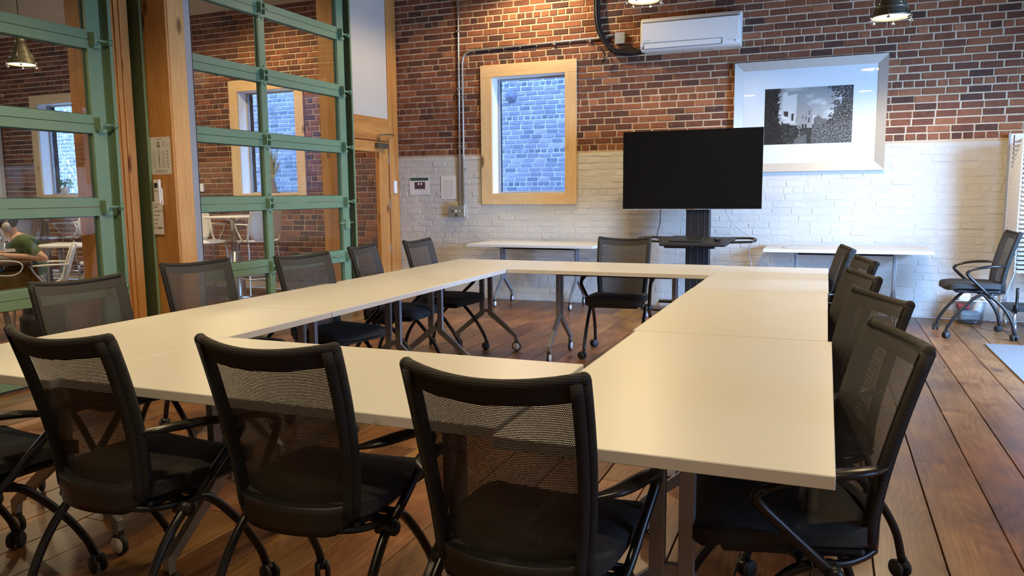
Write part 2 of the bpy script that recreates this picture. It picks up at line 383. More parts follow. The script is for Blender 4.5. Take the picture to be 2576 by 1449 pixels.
def obj(name, g, mat, parent=None, loc=None, rot=None):
    me = g.mesh(name, mat) if isinstance(g, MB) else g
    o = bpy.data.objects.new(name, me); COL.objects.link(o)
    if parent is not None: o.parent = parent
    if loc is not None: o.location = loc
    if rot is not None: o.rotation_euler = rot
    return o
def tag(o, label, cat, group=None):
    o['label'] = label; o['category'] = cat
    if group: o['group'] = group
    return o
def thing(name, label, cat, loc=(0, 0, 0), rz=0., group=None):
    o = bpy.data.objects.new(name, None); COL.objects.link(o); o.empty_display_size = .05
    o.location = loc; o.rotation_euler = (0, 0, rz); return tag(o, label, cat, group)
def struct(o, label=None, cat=None):
    o['kind'] = 'structure'
    if label: o['label'] = label
    if cat: o['category'] = cat
    return o
def structure(name, label, cat, loc=(0, 0, 0)):
    o = bpy.data.objects.new(name, None); COL.objects.link(o); o.location = loc; return struct(o, label, cat)
def copy_tree(src, parent=None):
    c = src.copy(); COL.objects.link(c); c.parent = parent
    for ch in src.children: copy_tree(ch, c)
    return c
def place_copy(src, loc, rz, label):
    c = copy_tree(src); c.location = loc; c.rotation_euler = (0, 0, rz); c['label'] = label; return c
def spline(pts, n=6):
    P = [Vector(p) for p in pts]; P = [P[0]*2-P[1]] + P + [P[-1]*2-P[-2]]; out = []
    for i in range(1, len(P)-2):
        a, b, c, d = P[i-1:i+3]
        for k in range(n):
            t = k/n; out.append(.5*((2*b)+(c-a)*t+(2*a-5*b+4*c-d)*t*t+(3*b-a-3*c+d)*t**3))
    out.append(P[-2]); return out
def bake(o):
    bpy.context.view_layer.update()
    dg = bpy.context.evaluated_depsgraph_get(); me = bpy.data.meshes.new_from_object(o.evaluated_get(dg)); o.modifiers.clear(); o.data = me
    return o

# ------------------------------------------------------------------ brickwork
YW = 8.944           # room face of the long brick wall
COURSE, PITCH, JOINT = .0752, .205, .0125
def brick_mesh(w, h, d, tone, jit, mat, rnd, proud=.0, c=.005):
    """front at local y = -proud, chamfered arrises, worn outline; 9 quads"""
    j = lambda: rnd.uniform(-jit, jit)
    f = [(-w/2+c+j(), -proud+j()*.4, -h/2+c+j()), (w/2-c+j(), -proud+j()*.4, -h/2+c+j()), (w/2-c+j(), -proud+j()*.4, h/2-c+j()), (-w/2+c+j(), -proud+j()*.4, h/2-c+j())]
    e = [(-w/2, c, -h/2), (w/2, c, -h/2), (w/2, c, h/2), (-w/2, c, h/2)]
    b = [(x, d, z) for x, _, z in e]
    v = f+e+b
    q = [(0, 1, 2, 3)] + [(i+4, (i+1) % 4+4, (i+1) % 4, i) for i in range(4)] + [(i+8, (i+1) % 4+8, (i+1) % 4+4, i+4) for i in range(4)]
    return v, q
def add_tone(me, vals):
    a = me.attributes.new('tone', 'FLOAT', 'POINT'); a.data.foreach_set('value', vals)
def brickwork(parent, x0, x1, z0, z1, yface, openings, mat, name, stuffname, rnd, jit=.0042, depth=.02, proud=.006, n_single=300, visible=None, course=COURSE, pitch=PITCH, joint=JOINT, phase=0, cham=.005):
    rows = []
    k = math.floor(z0/course)
    while True:
        zb = k*course; 
        if zb >= z1 - .01: break
        za, zc = max(zb, z0), min(zb+course, z1)
        if zc - za > .025:
            header = (k + phase) % 7 == 0
            p = pitch/2 if header else pitch
            off = (pitch*.25 if header else (k % 2)*pitch*.5) + rnd.uniform(-.02, .02)
            i = math.floor((x0-off)/p)
            xa = i*p+off
            while xa < x1:
                wj = p*rnd.uniform(.94, 1.06); xb = xa + wj
                rows.append((max(xa, x0), min(xb, x1), za, zc)); xa = xb
        k += 1
    bricks = []
    for (xa, xb, za, zc) in rows:
        zm = (za+zc)/2
        segs = [(xa, xb)]
        for (ox0, ox1, oz0, oz1) in openings:
            if oz0 < zm < oz1:
                ns = []
                for a, b in segs:
                    if b <= ox0 or a >= ox1: ns.append((a, b)); continue
                    if a < ox0: ns.append((a, ox0))
                    if b > ox1: ns.append((ox1, b))
                segs = ns
        for a, b in segs:
            if b-a > .035: bricks.append((a, b, za, zc))
    scored = []
    for bk in bricks:
        c = ((bk[0]+bk[1])/2, yface, (bk[2]+bk[3])/2); pr = project(c); s = 0
        if pr and -20 < pr[0] < IMG_W+20 and -20 < pr[1] < IMG_H+20 and (visible is None or visible(c)): s = (bk[1]-bk[0])*(bk[3]-bk[2])/pr[2]**2
        scored.append((s, bk))
    order = sorted(range(len(scored)), key=lambda i: -scored[i][0])
    single = {i for i in order[:n_single] if scored[i][0] > 0}
    cache = {}
    SV, SF, ST = [], [], []
    for i, (s, (a, b, za, zc)) in enumerate(scored):
        w = b-a-joint; h = zc-za-joint; cx = (a+b)/2; cz = (za+zc)/2 + rnd.uniform(-.0015, .0015)
        if w < .02: continue
        tone = min(1, max(0, rnd.gauss(.5, .24))); pr_ = proud + rnd.uniform(-.0022, .0022)
        if i in single:
            key = (round(w/.012), round(h/.001), rnd.randrange(7))
            if key not in cache:
                v, q = brick_mesh(key[0]*.012, key[1]*.001, depth, tone, jit, mat, rnd, pr_, cham)
                me = bpy.data.meshes.new(name); me.from_pydata(v, [], q); me.materials.append(MAT[mat]); add_tone(me, [tone]*len(v)); cache[key] = me
            o = bpy.data.objects.new(name, cache[key]); COL.objects.link(o); o.parent = parent; o.location = (cx, yface, cz); o.rotation_euler = (0, rnd.uniform(-.008, .008), 0)
        else:
            v, q = brick_mesh(w, h, depth, tone, jit, mat, rnd, pr_, cham); n = len(SV)
            SV += [(x+cx, y+yface, z+cz) for x, y, z in v]; SF += [tuple(t+n for t in f) for f in q]; ST += [tone]*len(v)
    if SV:
        me = bpy.data.meshes.new(stuffname); me.from_pydata(SV, [], SF); me.materials.append(MAT[mat]); add_tone(me, ST)
        o = bpy.data.objects.new(stuffname, me); COL.objects.link(o); o.parent = parent; o['kind'] = 'stuff'
def slab_with_openings(mb, x0, x1, y0, y1, z0, z1, openings):
    ops = sorted(openings); x = x0
    for (a, b, c, d) in ops:
        mb.box(x, a, y0, y1, z0, z1); x = b
        if c > z0+.001: mb.box(a, b, y0, y1, z0, c)
        if d < z1-.001: mb.box(a, b, y0, y1, d, z1)
    mb.box(x, x1, y0, y1, z0, z1)

WIN = [(-3.861, -2.917, 1.317, 2.725), (-7.775, -6.80, 1.350, 2.775), (-11.83, -10.87, 1.370, 2.800)]   # clear openings
def casing_of(o): return (o[0]-.147, o[1]+.145, o[2]-.137, o[3]+.147)
rnd = random.Random(3)
X_PART = -5.2       # room face of the wooden partition near the long wall
ROOM_R = 3.5
PAINT_Z = 1.782
wall_back = structure('wall_back', 'long brick wall of the meeting room, bare red above and painted white below', 'wall')
mb = MB(); slab_with_openings(mb, -5.34, ROOM_R, YW+.003, YW+.30, PAINT_Z, 4.6, [(WIN[0][0], WIN[0][1], PAINT_Z, WIN[0][3])]); obj('mortar', mb, 'mortar', wall_back)
mb = MB(); slab_with_openings(mb, -5.34, ROOM_R, YW-.0045, YW+.30, 0, PAINT_Z, [(WIN[0][0], WIN[0][1], WIN[0][2], PAINT_Z)]); obj('painted_joint', mb, 'white_painted_brick', wall_back)
oc = [casing_of(WIN[0])]; oc = [(oc[0][0]+.02, oc[0][1]-.02, oc[0][2]+.02, oc[0][3]-.02)]
brickwork(wall_back, -5.30, ROOM_R, PAINT_Z, 4.1, YW, oc, 'red_brick', 'brick', 'brick_field', rnd, phase=4)
brickwork(wall_back, -5.30, ROOM_R, .0, PAINT_Z, YW, oc, 'white_painted_brick', 'painted_brick', 'painted_brick_field', rnd, jit=.005, proud=.0068, joint=.006, phase=4, cham=.010)

wall_cafe = structure('wall_cafe', 'bare brick wall of the neighbouring cafe behind the glass doors', 'wall')
mb = MB(); slab_with_openings(mb, -14.0, -5.34, YW+.006, YW+.30, 0, 4.6, WIN[1:]); obj('mortar', mb, 'mortar', wall_cafe)
oc = [tuple(c+d for c, d in zip(casing_of(w), (.02, -.02, .02, -.02))) for w in WIN[1:]]
def thru_doors(c):
    t = 5.1/abs(c[0]); y = c[1]*t
    return (3.2 < y < 4.3) or (5.3 < y < 7.5)
brickwork(wall_cafe, -13.0, -5.36, .1, 3.9, YW, oc, 'red_brick', 'brick', 'brick_field', rnd, visible=thru_doors, phase=1)

Y_OUT = 11.8
wall_out = structure('wall_outside', 'sunless brick wall of the building across the alley', 'wall')
mb = MB(); mb.box(-19, 3, Y_OUT+.004, Y_OUT+.3, -.5, 5.2); obj('mortar', mb, 'outside_mortar', wall_out)
def thru_win(c):
    t = YW/c[1]; x = c[0]*t; z = CAM_H+(c[2]-CAM_H)*t
    return any(w[0] < x < w[1] and w[2] < z < w[3] for w in WIN[:1])
brickwork(wall_out, -18.5, 2.0, .8, 4.4, Y_OUT, [], 'outside_brick', 'brick', 'brick_field', rnd, jit=.006, proud=.010, joint=.019, visible=thru_win, phase=2)
o = obj('ground_outside', MB().box(-19, 4, YW+.3, Y_OUT, -.6, -.5), 'outside_ground'); struct(o, 'alley ground between the two brick buildings', 'ground')
o = obj('wall_anchor_plate', MB().lathe([(.0, -.02), (.03, -.02), (.035, -.012), (.085, -.010), (.095, 0)], 24, Matrix.Translation((-4.758, Y_OUT-.02, 2.861)) @ Matrix.Rotation(R(-90), 4, 'X')).cyl((-4.758, Y_OUT-.06, 2.861), (-4.758, Y_OUT-.02, 2.861), .012), 'outside_brick')
tag(o, 'round iron anchor plate on the brick wall outside the window', 'anchor plate')

# ------------------------------------------------------------------ windows
def window(n, o, upm, crm, label):
    x0, x1, z0, z1 = o; cx0, cx1, cz0, cz1 = casing_of(o)
    w = structure('window_%d' % n, label, 'window')
    y0, y1 = YW-.034, YW-.004
    obj('casing_board', MB().box(cx0, x0, y0, y1, cz0, z1, .003), upm, w)
    obj('casing_board', MB().box(x1, cx1, y0, y1, cz0, z1, .003), upm, w)
    obj('casing_board', MB().box(cx0-.001, cx1+.001, y0, y1, z1, cz1, .003), crm, w)
    obj('casing_board', MB().box(x0, x1, y0, y1, cz0, z0, .003), crm, w)
    d = YW+.16
    obj('reveal_board', MB().box(x0-.02, x0+.001, y1, d, z0, z1), 'reveal_white', w)
    obj('reveal_board', MB().box(x1-.001, x1+.02, y1, d, z0, z1), 'reveal_white', w)
    obj('reveal_board', MB().box(x0-.02, x1+.02, y1, d, z1-.001, z1+.02), 'reveal_white', w)
    obj('sill_board', MB().box(x0-.02, x1+.02, y1, d, z0-.02, z0+.001), 'reveal_white', w)
    f = .022
    mb = MB().box(x0, x0+f, d, d+.04, z0, z1).box(x1-f, x1, d, d+.04, z0, z1).box(x0+f, x1-f, d, d+.04, z0, z0+f).box(x0+f, x1-f, d, d+.04, z1-f, z1)
    obj('sash', mb, 'grey_plastic', w)
    obj('pane', MB().box(x0+f, x1-f, d+.015, d+.021, z0+f, z1-f), 'window_glass', w)
    obj('outer_reveal', MB().box(x0-.12, x0, d+.04, YW+.30, z0-.1, z1+.1).box(x1, x1+.12, d+.04, YW+.30, z0-.1, z1+.1), 'outside_brick', w)
    return w
window(1, WIN[0], 'pine_pale_upright', 'pine_pale_crosswise', 'tall window with a pale pine surround looking onto a brick wall')
window(2, WIN[1], 'pine_pale_upright', 'pine_pale_crosswise', 'cafe window with pale pine surround seen through the far glass door')
window(3, WIN[2], 'pine_pale_upright', 'pine_pale_crosswise', 'cafe window with pine surround seen through the near glass door')

# ------------------------------------------------------------------ floor
floor = structure('floor', 'wide old reddish brown floorboards running away from the viewer', 'floor')
obj('subfloor', MB().box(-14, ROOM_R, -2.2, YW+.02, -.08, -.03), 'dark_gap', floor)
rf = random.Random(11)
edges = []; x = -14.0
# plank edges fitted to the seams seen on the right
while x < ROOM_R:
    w = rf.choice([.205, .225, .24, .255]); edges.append((x, min(x+w, ROOM_R))); x += w
shift = .437 - min((e[0] for e in edges), key=lambda q: abs(q-.437))
for (a, b) in edges:
    a += shift; b += shift
    far = a < -5.4
    y = -2.2 - rf.uniform(0, 1.5)
    while y < YW-.01:
        ln = rf.uniform(2.2, 4.2) if not far else rf.uniform(4, 6)
        y1 = min(y+ln, YW-.006)
        if YW-y1 < .5: y1 = YW-.006
        if y1 > -2.2:
            g = rf.uniform(.0012, .0035); dz = rf.uniform(-.0015, .0)
            yy0 = max(y, -2.2)
            cx, cy = (a+b)/2, (yy0+y1)/2
            mb = MB().box(a+g-cx, b-g-cx, yy0-cy, y1-.0015-cy, -.03, dz, .0022)
            obj('floorboard', mb, 'floor_wood', floor, (cx, cy, 0))
        y = y1
# ------------------------------------------------------------------ remaining shell (out of view)
struct(obj('ceiling', MB().box(-14, ROOM_R+.3, -2.2, YW+.3, 4.6, 4.7), 'ceiling_wood'), 'dark wooden ceiling high above the room', 'ceiling')
struct(obj('wall_right', MB().box(ROOM_R, ROOM_R+.3, -2.2, YW+.3, 0, 4.6), 'plaster_white'), 'right hand wall with the daylight windows', 'wall')
struct(obj('wall_front', MB().box(-14, ROOM_R+.3, -2.4, -2.2, 0, 4.6), 'plaster_white'), 'wall behind the viewer', 'wall')
struct(obj('wall_cafe_end', MB().box(-14.2, -14, -2.4, YW+.3, 0, 4.6), 'plaster_white'), 'far end wall of the cafe', 'wall')
for (n_, yc, hw, za, zb, lb) in (('door_4', 5.95, .75, .0, 2.10, 'wooden surround of the glazed outer door in the right hand wall'), ('window_4', 1.6, .66, .54, 2.06, 'wooden surround of the daylight window in the right hand wall')):
    mb = MB()
    for a, b, c, d in ((yc-hw-.11, yc-hw, max(0, za-.1), zb+.1), (yc+hw, yc+hw+.11, max(0, za-.1), zb+.1), (yc-hw, yc+hw, zb, zb+.1)): mb.box(ROOM_R-.05, ROOM_R-.002, a, b, c, d)
    if za > .2: mb.box(ROOM_R-.05, ROOM_R-.002, yc-hw, yc+hw, za-.1, za)
    struct(obj(n_, mb, 'pine_pale_upright'), lb, n_[:-2])

# ------------------------------------------------------------------ partition with sectional glass doors
XD = -5.10
RAILS = [(2.405, 2.540), (1.790, 1.922), (1.175, 1.307), (.555, .690)]
def hinge(parent, y, z):
    mb = MB().poly([(y-.055, z-.05), (y-.055, z+.05), (y-.035, z)], 0, XD, XD+.05).poly([(y+.02, z-.05), (y+.02, z+.05), (y+.045, z)], 0, XD, XD+.035)
    mb.cyl((XD+.03, y-.04, z), (XD+.03, y+.05, z), .011, 8)
    mb.poly([(y-.05, z+.05), (y+.01, z+.10), (y+.02, z+.10), (y+.02, z+.05)], 0, XD+.001, XD+.006).poly([(y-.05, z-.05), (y+.01, z-.10), (y+.02, z-.10), (y+.02, z-.05)], 0, XD+.001, XD+.006)
    h = obj('hinge', mb, 'green_paint', parent)
    obj('screw', MB().cyl((XD+.004, y, z+.085), (XD+.009, y, z+.085), .006, 6).cyl((XD+.004, y, z-.085), (XD+.009, y, z-.085), .006, 6), 'ink_black', h)
def roller(parent, y, z, ye):
    mb = MB().poly([(y-.06, z-.05), (y-.06, z+.05), (y-.03, z)], 0, XD, XD+.06).box(XD, XD+.03, y-.05, y+.02, z-.06, z-.035)
    r = obj('roller_bracket', mb, 'green_paint', parent)
    obj('roller', MB().cyl((XD+.035, y-.05, z), (XD+.035, ye, z), .011, 8).cyl((XD+.035, ye-.02, z), (XD+.035, ye+.012, z), .024, 12), 'green_paint', r)
def garage_door(n, y0, y1, mull, label):
    d = structure('door_%d' % n, label, 'door')
    T = .045; x0, x1 = XD-T, XD
    sw = .12
    zt = 3.30
    # sections between the joints: each gets two stiles, a mullion, a top rail and a bottom rail, and its panes
    bounds = [.012] + sorted((a+b)/2 for a, b in RAILS) + [3.095, zt+.42]
    for i in range(len(bounds)-1):
        za, zb = bounds[i]+.0015, bounds[i+1]-.0015
        rb, rt = (.0665 if i else .10), .0655
        obj('stile', MB().box(x0, x1, y0, y0+sw, za, zb, .002), 'green_paint', d)
        obj('stile', MB().box(x0, x1, y1-sw, y1, za, zb, .002), 'green_paint', d)
        obj('rail', MB().box(x0, x1, y0+sw, y1-sw, za, za+rb, .002), 'green_paint', d)
        obj('rail', MB().box(x0, x1, y0+sw, y1-sw, zb-rt, zb, .002), 'green_paint', d)
        obj('mullion', MB().box(x0, x1, mull-.042, mull+.042, za+rb, zb-rt, .002), 'green_paint', d)
        for (pa, pb) in ((y0+sw, mull-.042), (mull+.042, y1-sw)):
            p = obj('pane', MB().box(x0+.010, x0+.016, pa, pb, za+rb, zb-rt), 'door_glass', d)
            mb = MB()
            for q in ((pa, pa+.012, za+rb, zb-rt), (pb-.012, pb, za+rb, zb-rt), (pa+.012, pb-.012, za+rb, za+rb+.008), (pa+.012, pb-.012, zb-rt-.008, zb-rt)): mb.box(x0-.004, x0+.009, *q)
            obj('glazing_bead', mb, 'green_paint_dark', p)
    for (a, b) in RAILS + [(3.03, 3.16)]:
        z = (a+b)/2
        hinge(d, mull, z); roller(d, y1-.045, z, y1+.045)
    obj('bottom_seal', MB().box(x0+.005, x1-.005, y0, y1, .0, .012), 'rubber', d)
    return d
d1 = garage_door(1, 1.66, 4.41, 3.035, 'near green sectional glass door cut by the left side of the picture')
d2 = garage_door(2, 4.87, 7.61, 6.235, 'far green sectional glass door with pull handle and slide bolt')
# slide bolt and pull handle on the far door
o = obj('slide_bolt', MB().box(XD, XD+.03, 7.50, 7.585, .93, 1.04, .003), 'green_paint', d2); obj('bolt_bar', MB().cyl((XD+.02, 7.40, 1.0), (XD+.02, 7.66, 1.0), .009, 8), 'green_paint', o)
obj('pull_handle', MB().tube(spline([(XD, 7.27, .628), (XD+.035, 7.29, .628), (XD+.04, 7.35, .632), (XD+.035, 7.40, .634), (XD, 7.42, .634)], 4), .008, 8), 'green_paint', d2)

def track(n, pts, label):
    """pts: list of (material, x0, x1, y0, y1, name)"""
    t = structure('trim_%d' % n, label, 'door track')
    for (mt_, a, b, c, d, nm) in pts: obj(nm, MB().box(a, b, c, d, 0, 4.55), mt_, t)
    return t
track(1, [('green_paint', -5.15, -5.142, 4.425, 4.475, 'track_web'), ('green_paint', -5.15, -5.06, 4.470, 4.476, 'track_flange'), ('green_paint', -5.066, -5.06, 4.450, 4.470, 'track_lip')], 'green steel track beside the near glass door')
track(2, [('green_paint_dark', -5.14, -5.006, 4.700, 4.708, 'track_flange'), ('green_paint', -5.006, -4.998, 4.690, 4.712, 'track_lip')], 'dark green angle standing in front of the pine post')
track(3, [('steel_paint', -5.085, -5.070, 5.15, 5.285, 'track_web'), ('rubber', -5.09, -5.075, 5.285, 5.300, 'seal_strip')], 'grey steel track to the left of the far glass door')
track(4, [('green_paint', -5.15, -5.142, 7.625, 7.68, 'track_web'), ('green_paint_dark', -5.16, -5.062, 7.690, 7.698, 'track_flange'), ('green_paint', -5.068, -5.056, 7.676, 7.698, 'track_lip')], 'green steel track to the right of the far glass door')
# timber jamb between the two doors, made of uneven boards
t = structure('trim_5', 'reddish pine jamb boards between the two glass doors', 'jamb')
for (a, b, dx) in ((4.478, 4.545, .0), (4.548, 4.585, .012), (4.588, 4.606, .022), (4.609, 4.672, .014)):
    obj('jamb_board', MB().box(-5.47, -5.115+dx, a, b, 0, 4.55, .003), 'pine_upright', t)
obj('jamb_board', MB().box(-5.47, -5.155, 4.418, 4.476, 0, 4.55, .003), 'pine_upright', t)
obj('jamb_core', MB().box(-5.46, -5.16, 4.672, 4.86, 0, 4.55), 'dark_gap', t)
# pine post with the notices
t = structure('trim_6', 'square pine post carrying the notices', 'post')
obj('post_board', MB().box(-5.05, -4.772, 4.720, 4.742, 0, 4.55, .002), 'pine_upright', t)
obj('post_board', MB().box(-4.790, -4.768, 4.742, 4.908, 0, 4.55, .002), 'pine_light_upright', t)
obj('post_core', MB().box(-5.05, -4.79, 4.742, 4.9, 0, 4.55), 'pine_upright', t)
# wall end to the right of the far door: wooden jamb, white panel, header, corner post
wl = structure('wall_left', 'wooden partition between the meeting room and the cafe', 'wall')
obj('jamb_board', MB().box(-5.44, -5.15, 7.60, 7.622, 0, 4.55, .002), 'pine_upright', wl)
obj('jamb_board', MB().box(-5.155, -5.14, 7.622, 7.665, 0, 4.55, .002), 'pine_pale_upright', wl)
obj('jamb_board', MB().box(-5.42, -5.16, 7.665, 7.86, 0, 4.55), 'pine_upright', wl)
obj('white_panel', MB().box(-5.40, -5.21, 7.70, 8.705, 2.265, 4.55), 'plaster_white', wl)
obj('header_beam', MB().box(-5.41, -5.20, 7.70, 8.705, 1.985, 2.263, .003), 'pine_lengthwise', wl)
obj('corner_post', MB().box(-5.41, -5.195, 8.708, 8.93, 0, 4.55, .003), 'pine_upright', wl)
obj('near_wall', MB().box(-5.42, -5.15, -2.2, 1.62, 0, 4.55), 'pine_upright', wl)
obj('door_lintel', MB().box(-5.42, -5.15, 1.62, 7.7, 3.75, 4.55), 'pine_lengthwise', wl)

# far wooden door
d3 = structure('door_3', 'pine door with a narrow glass light and steel pull handle', 'door')
ya, yb, zt = 7.74, 8.700, 1.975
x0, x1 = -5.255, -5.212
obj('stile', MB().box(x0, x1, ya, ya+.15, .01, zt, .002), 'pine_upright', d3)
obj('stile', MB().box(x0, x1, yb-.20, yb-.004, .01, zt, .002), 'pine_upright', d3)
obj('rail', MB().box(x0, x1, ya+.15, yb-.20, zt-.13, zt, .002), 'pine_lengthwise', d3)
obj('rail', MB().box(x0, x1, ya+.15, yb-.20, .01, .26, .002), 'pine_lengthwise', d3)
for q in ((ya+.15, ya+.165), (yb-.225, yb-.20)): obj('glazing_bead', MB().box(x1-.01, x1+.008, q[0], q[1], .26, zt-.13), 'pine_upright', d3)
obj('pane', MB().box(x0+.018, x0+.024, ya+.15, yb-.20, .26, zt-.13), 'door_glass', d3)
hp = obj('push_plate', MB().box(x1, x1+.004, ya+.02, ya+.12, .72, 1.12), 'alu', d3)
obj('pull_handle', MB().tube(spline([(x1, ya+.08, .80), (x1+.05, ya+.08, .81), (x1+.06, ya+.08, .90), (x1+.06, ya+.08, .99), (x1+.05, ya+.08, 1.03), (x1, ya+.08, 1.04)], 4), .009, 8), 'chrome', hp)
for z in (1.77, 1.20, .62): obj('hinge', MB().box(x1-.004, x1+.010, yb-.010, yb+.006, z-.06, z+.06), 'alu', d3)
cl = obj('door_closer', MB().box(x1, x1+.06, 8.38, 8.62, 1.89, 1.955, .01, 2), 'lamp_metal', d3)
obj('closer_arm', MB().tube([(x1+.04, 8.42, 1.97), (x1+.05, 8.42, 2.05), (x1+.12, 8.55, 2.06), (x1+.03, 8.80, 2.075)], .008, 6), 'lamp_metal', cl)
o = tag(obj('motion_sensor', MB().box(-5.197, -5.165, 8.765, 8.83, 1.33, 1.49, .006), 'white_plastic'), 'small white motion sensor on the pine corner post', 'sensor')

# ------------------------------------------------------------------ notices
def print_grid(name, w, h, nx, ny, paint, mat='print', parent=None):
    v = []; c = []; f = []
    for j in range(ny+1):
        for i in range(nx+1):
            u, s = i/nx, j/ny; v.append((u*w-w/2, 0, s*h-h/2)); c.append(paint(u, s))
    for j in range(ny):
        for i in range(nx):
            a = j*(nx+1)+i; f.append((a, a+1, a+nx+2, a+nx+1))
    me = bpy.data.meshes.new(name); me.from_pydata(v, [], f); me.materials.append(MAT[mat])
    at = me.color_attributes.new('ink', 'FLOAT_COLOR', 'POINT')
    at.data.foreach_set('color', [k for q in c for k in (q[0], q[1], q[2], 1.0)])
    return me
def text_mesh(txt, size, mat, name='lettering', bold=0.0):
    cu = bpy.data.curves.new(name, 'FONT'); cu.body = txt; cu.size = size; cu.align_x = 'LEFT'; cu.offset = bold; cu.extrude = .0002; cu.resolution_u = 2
    o = bpy.data.objects.new(name, cu); COL.objects.link(o); bpy.context.view_layer.update()
    me = bpy.data.meshes.new_from_object(o.evaluated_get(bpy.context.evaluated_depsgraph_get())); bpy.data.objects.remove(o); bpy.data.curves.remove(cu)
    me.materials.clear(); me.materials.append(MAT[mat]); return me
UP = R(90)
# printed instruction sheet on the post
yp = 4.7195
s = tag(obj('notice_sheet', MB().box(-.111, .111, 0, .0006, -.146, .146), 'paper', None, (-4.905, yp-.0008, 1.636)), 'printed instruction sheet at the top of the pine post', 'notice')
rr = random.Random(5)
def how_sheet(u, v):
    d = (.16, .15, .15); w = (.76, .74, .71); h_ = noise.noise((math.floor(u*40)*1.7, math.floor(v*60)*2.3, 2))
    if .64 > v > .17 and math.sin(v*150) > .35:
        if .12 < u < .30+.06*h_ or .55 < u < .74+.06*h_: return (.42, .40, .39)
    if .66 > v > .17 and .42 < u < .47+.03*h_ and math.sin(v*150) > -.4: return d
    if .64 > v > .17 and .82 < u < .87+.04*h_ and math.sin(v*75) > .1: return d
    if .70 < v < .88 and .36 < u < .51: return d if h_ > -.15 else w
    if .74 < v < .88 and .60 < u < .80 and math.sin(v*160) > .1: return (.45, .43, .42)
    if .935 < v < .955 and .33 < u < .62: return d if h_ > -.3 else w
    if .79 < v < .82 and .87 < u < .91: return (.03, .03, .03)
    if (.095 < v < .115 and .25 < u < .75) or (.05 < v < .07 and .18 < u < .8): return d if h_ > -.3 else w
    return w
obj('print', print_grid('print', .220, .290, 90, 120, how_sheet), None, s, (0, -.0005, 0))
# remote control in its holder
s = thing('remote_control', 'white air conditioner remote in a holder on the pine post', 'remote', (-4.935, yp-.001, 1.345))
obj('holder', MB().box(-.033, .04, -.022, 0, -.10, .035, .004), 'white_plastic', s)
b_ = obj('body', MB().box(-.033, .030, -.030, -.006, -.09, .105, .006, 2), 'white_plastic', s)
obj('display', MB().box(-.023, .012, -.0315, -.029, .04, .078), 'ink_black', b_)
obj('button', MB().box(-.022, -.006, -.032, -.029, .012, .02).box(-.002, .014, -.032, -.029, .012, .02), 'grey_plastic', b_)
# handwritten note
s = tag(obj('handwritten_note', MB().box(-.053, .053, 0, .0006, -.131, .131), 'paper', None, (-4.942, yp-.024, 1.147)), 'handwritten paper note taped below the remote control', 'note')
for i, (tx, dx) in enumerate((('Pls do', -.042), ('not leave on', -.044), ('the unit', -.044), ('by the', -.044), ('door', -.044), ('Exit', -.044))):
    obj('handwriting', text_mesh(tx, .019, 'ink_black'), None, s, (dx, -.001, .080-i*.033), (UP, R(-3), 0))
obj('signature', MB().tube(spline([(-.005, -.001, -.086), (.004, -.001, -.070), (.008, -.001, -.088), (.016, -.001, -.074), (.022, -.001, -.086), (.03, -.001, -.076), (.046, -.001, -.083)], 5), .0022, 5), 'ink_black', s)

# sheets on the white brick wall
def flyer(u, v):
    n = noise.noise((u*30, v*30, 0))
    if not (.03 < u < .97 and .03 < v < .97): return (.75, .78, .74)
    if v > .80: return (.03, .08, .06) if n < .35 else (.12, .18, .10)
    if .25 < u < .79 and .32 < v < .72:
        if (.42 < u < .49 or .57 < u < .63) and .55 < v < .67: return (.9, .9, .9)
        return (.06+.2*max(0, n), .03+.12*max(0, n), .04+.12*max(0, n))
    if (.26 < v < .285 or .22 < v < .235 or .18 < v < .195 or .10 < v < .125) and .22 < u < .9: return (.42, .40, .42)
    return (.76, .74, .75)
o = tag(obj('flyer', MB().box(-.145, .145, 0, .001, -.112, .112), 'paper', None, (-4.90, YW-.0115, 1.425)), 'flyer with green heading and dark photo on the white brick wall', 'flyer')
obj('print', print_grid('print', .286, .22, 70, 56, flyer), None, o, (0, -.0006, 0))
def sheet(u, v):
    if .14 < u < .80+.1*noise.noise((v*40, 3, 0)) and .08 < v < .86 and math.sin(v*80) > .25: return (.50, .46, .43)
    return (.74, .71, .68)
o = tag(obj('rules_sheet', MB().box(-.110, .110, 0, .001, -.145, .145), 'paper', None, (-4.478, YW-.0115, 1.40)), 'plain white sheet of typed lines beside the metal conduit', 'notice')
obj('print', print_grid('print', .216, .286, 40, 90, sheet), None, o, (0, -.0006, 0))

# ------------------------------------------------------------------ conduit, boxes, cables on the brick wall
yc = YW-.027
c = thing('conduit', 'straight galvanised conduit running up the brick wall', 'conduit')
obj('pipe', MB().cyl((-4.312, yc, 1.16), (-4.288, yc, 4.5), .0125, 12), 'galvanised', c)
for z in (1.9, 2.6, 3.3): obj('strap', MB().box(-4.325, -4.275, yc-.015, YW-.004, z, z+.018), 'galvanised', c)
c = thing('conduit', 'bent galvanised conduit turning along the wall to the junction box', 'conduit')
obj('pipe', MB().tube([(-4.262, yc, 1.16), (-4.252, yc, 2.0)] + spline([(-4.250, yc, 2.86), (-4.245, yc, 2.95), (-4.215, yc, 3.02), (-4.15, yc, 3.056), (-4.06, yc, 3.064)], 4) + [(-3.2, yc, 3.075), (-2.5, yc, 3.082), (-2.42, yc, 3.10), (-2.31, yc, 3.105)], .0125, 12), 'galvanised', c)
for xx in (-3.05, -2.62): obj('strap', MB().box(xx, xx+.018, yc-.016, YW-.004, 3.045, 3.1), 'galvanised', c)
for z in (1.62, 2.50): obj('strap', MB().box(-4.275, -4.225, yc-.016, YW-.004, z, z+.018), 'galvanised', c)
s = thing('switch_box', 'grey metal switch box at the foot of the conduits', 'switch box', (-4.348, YW-.004, 1.10))
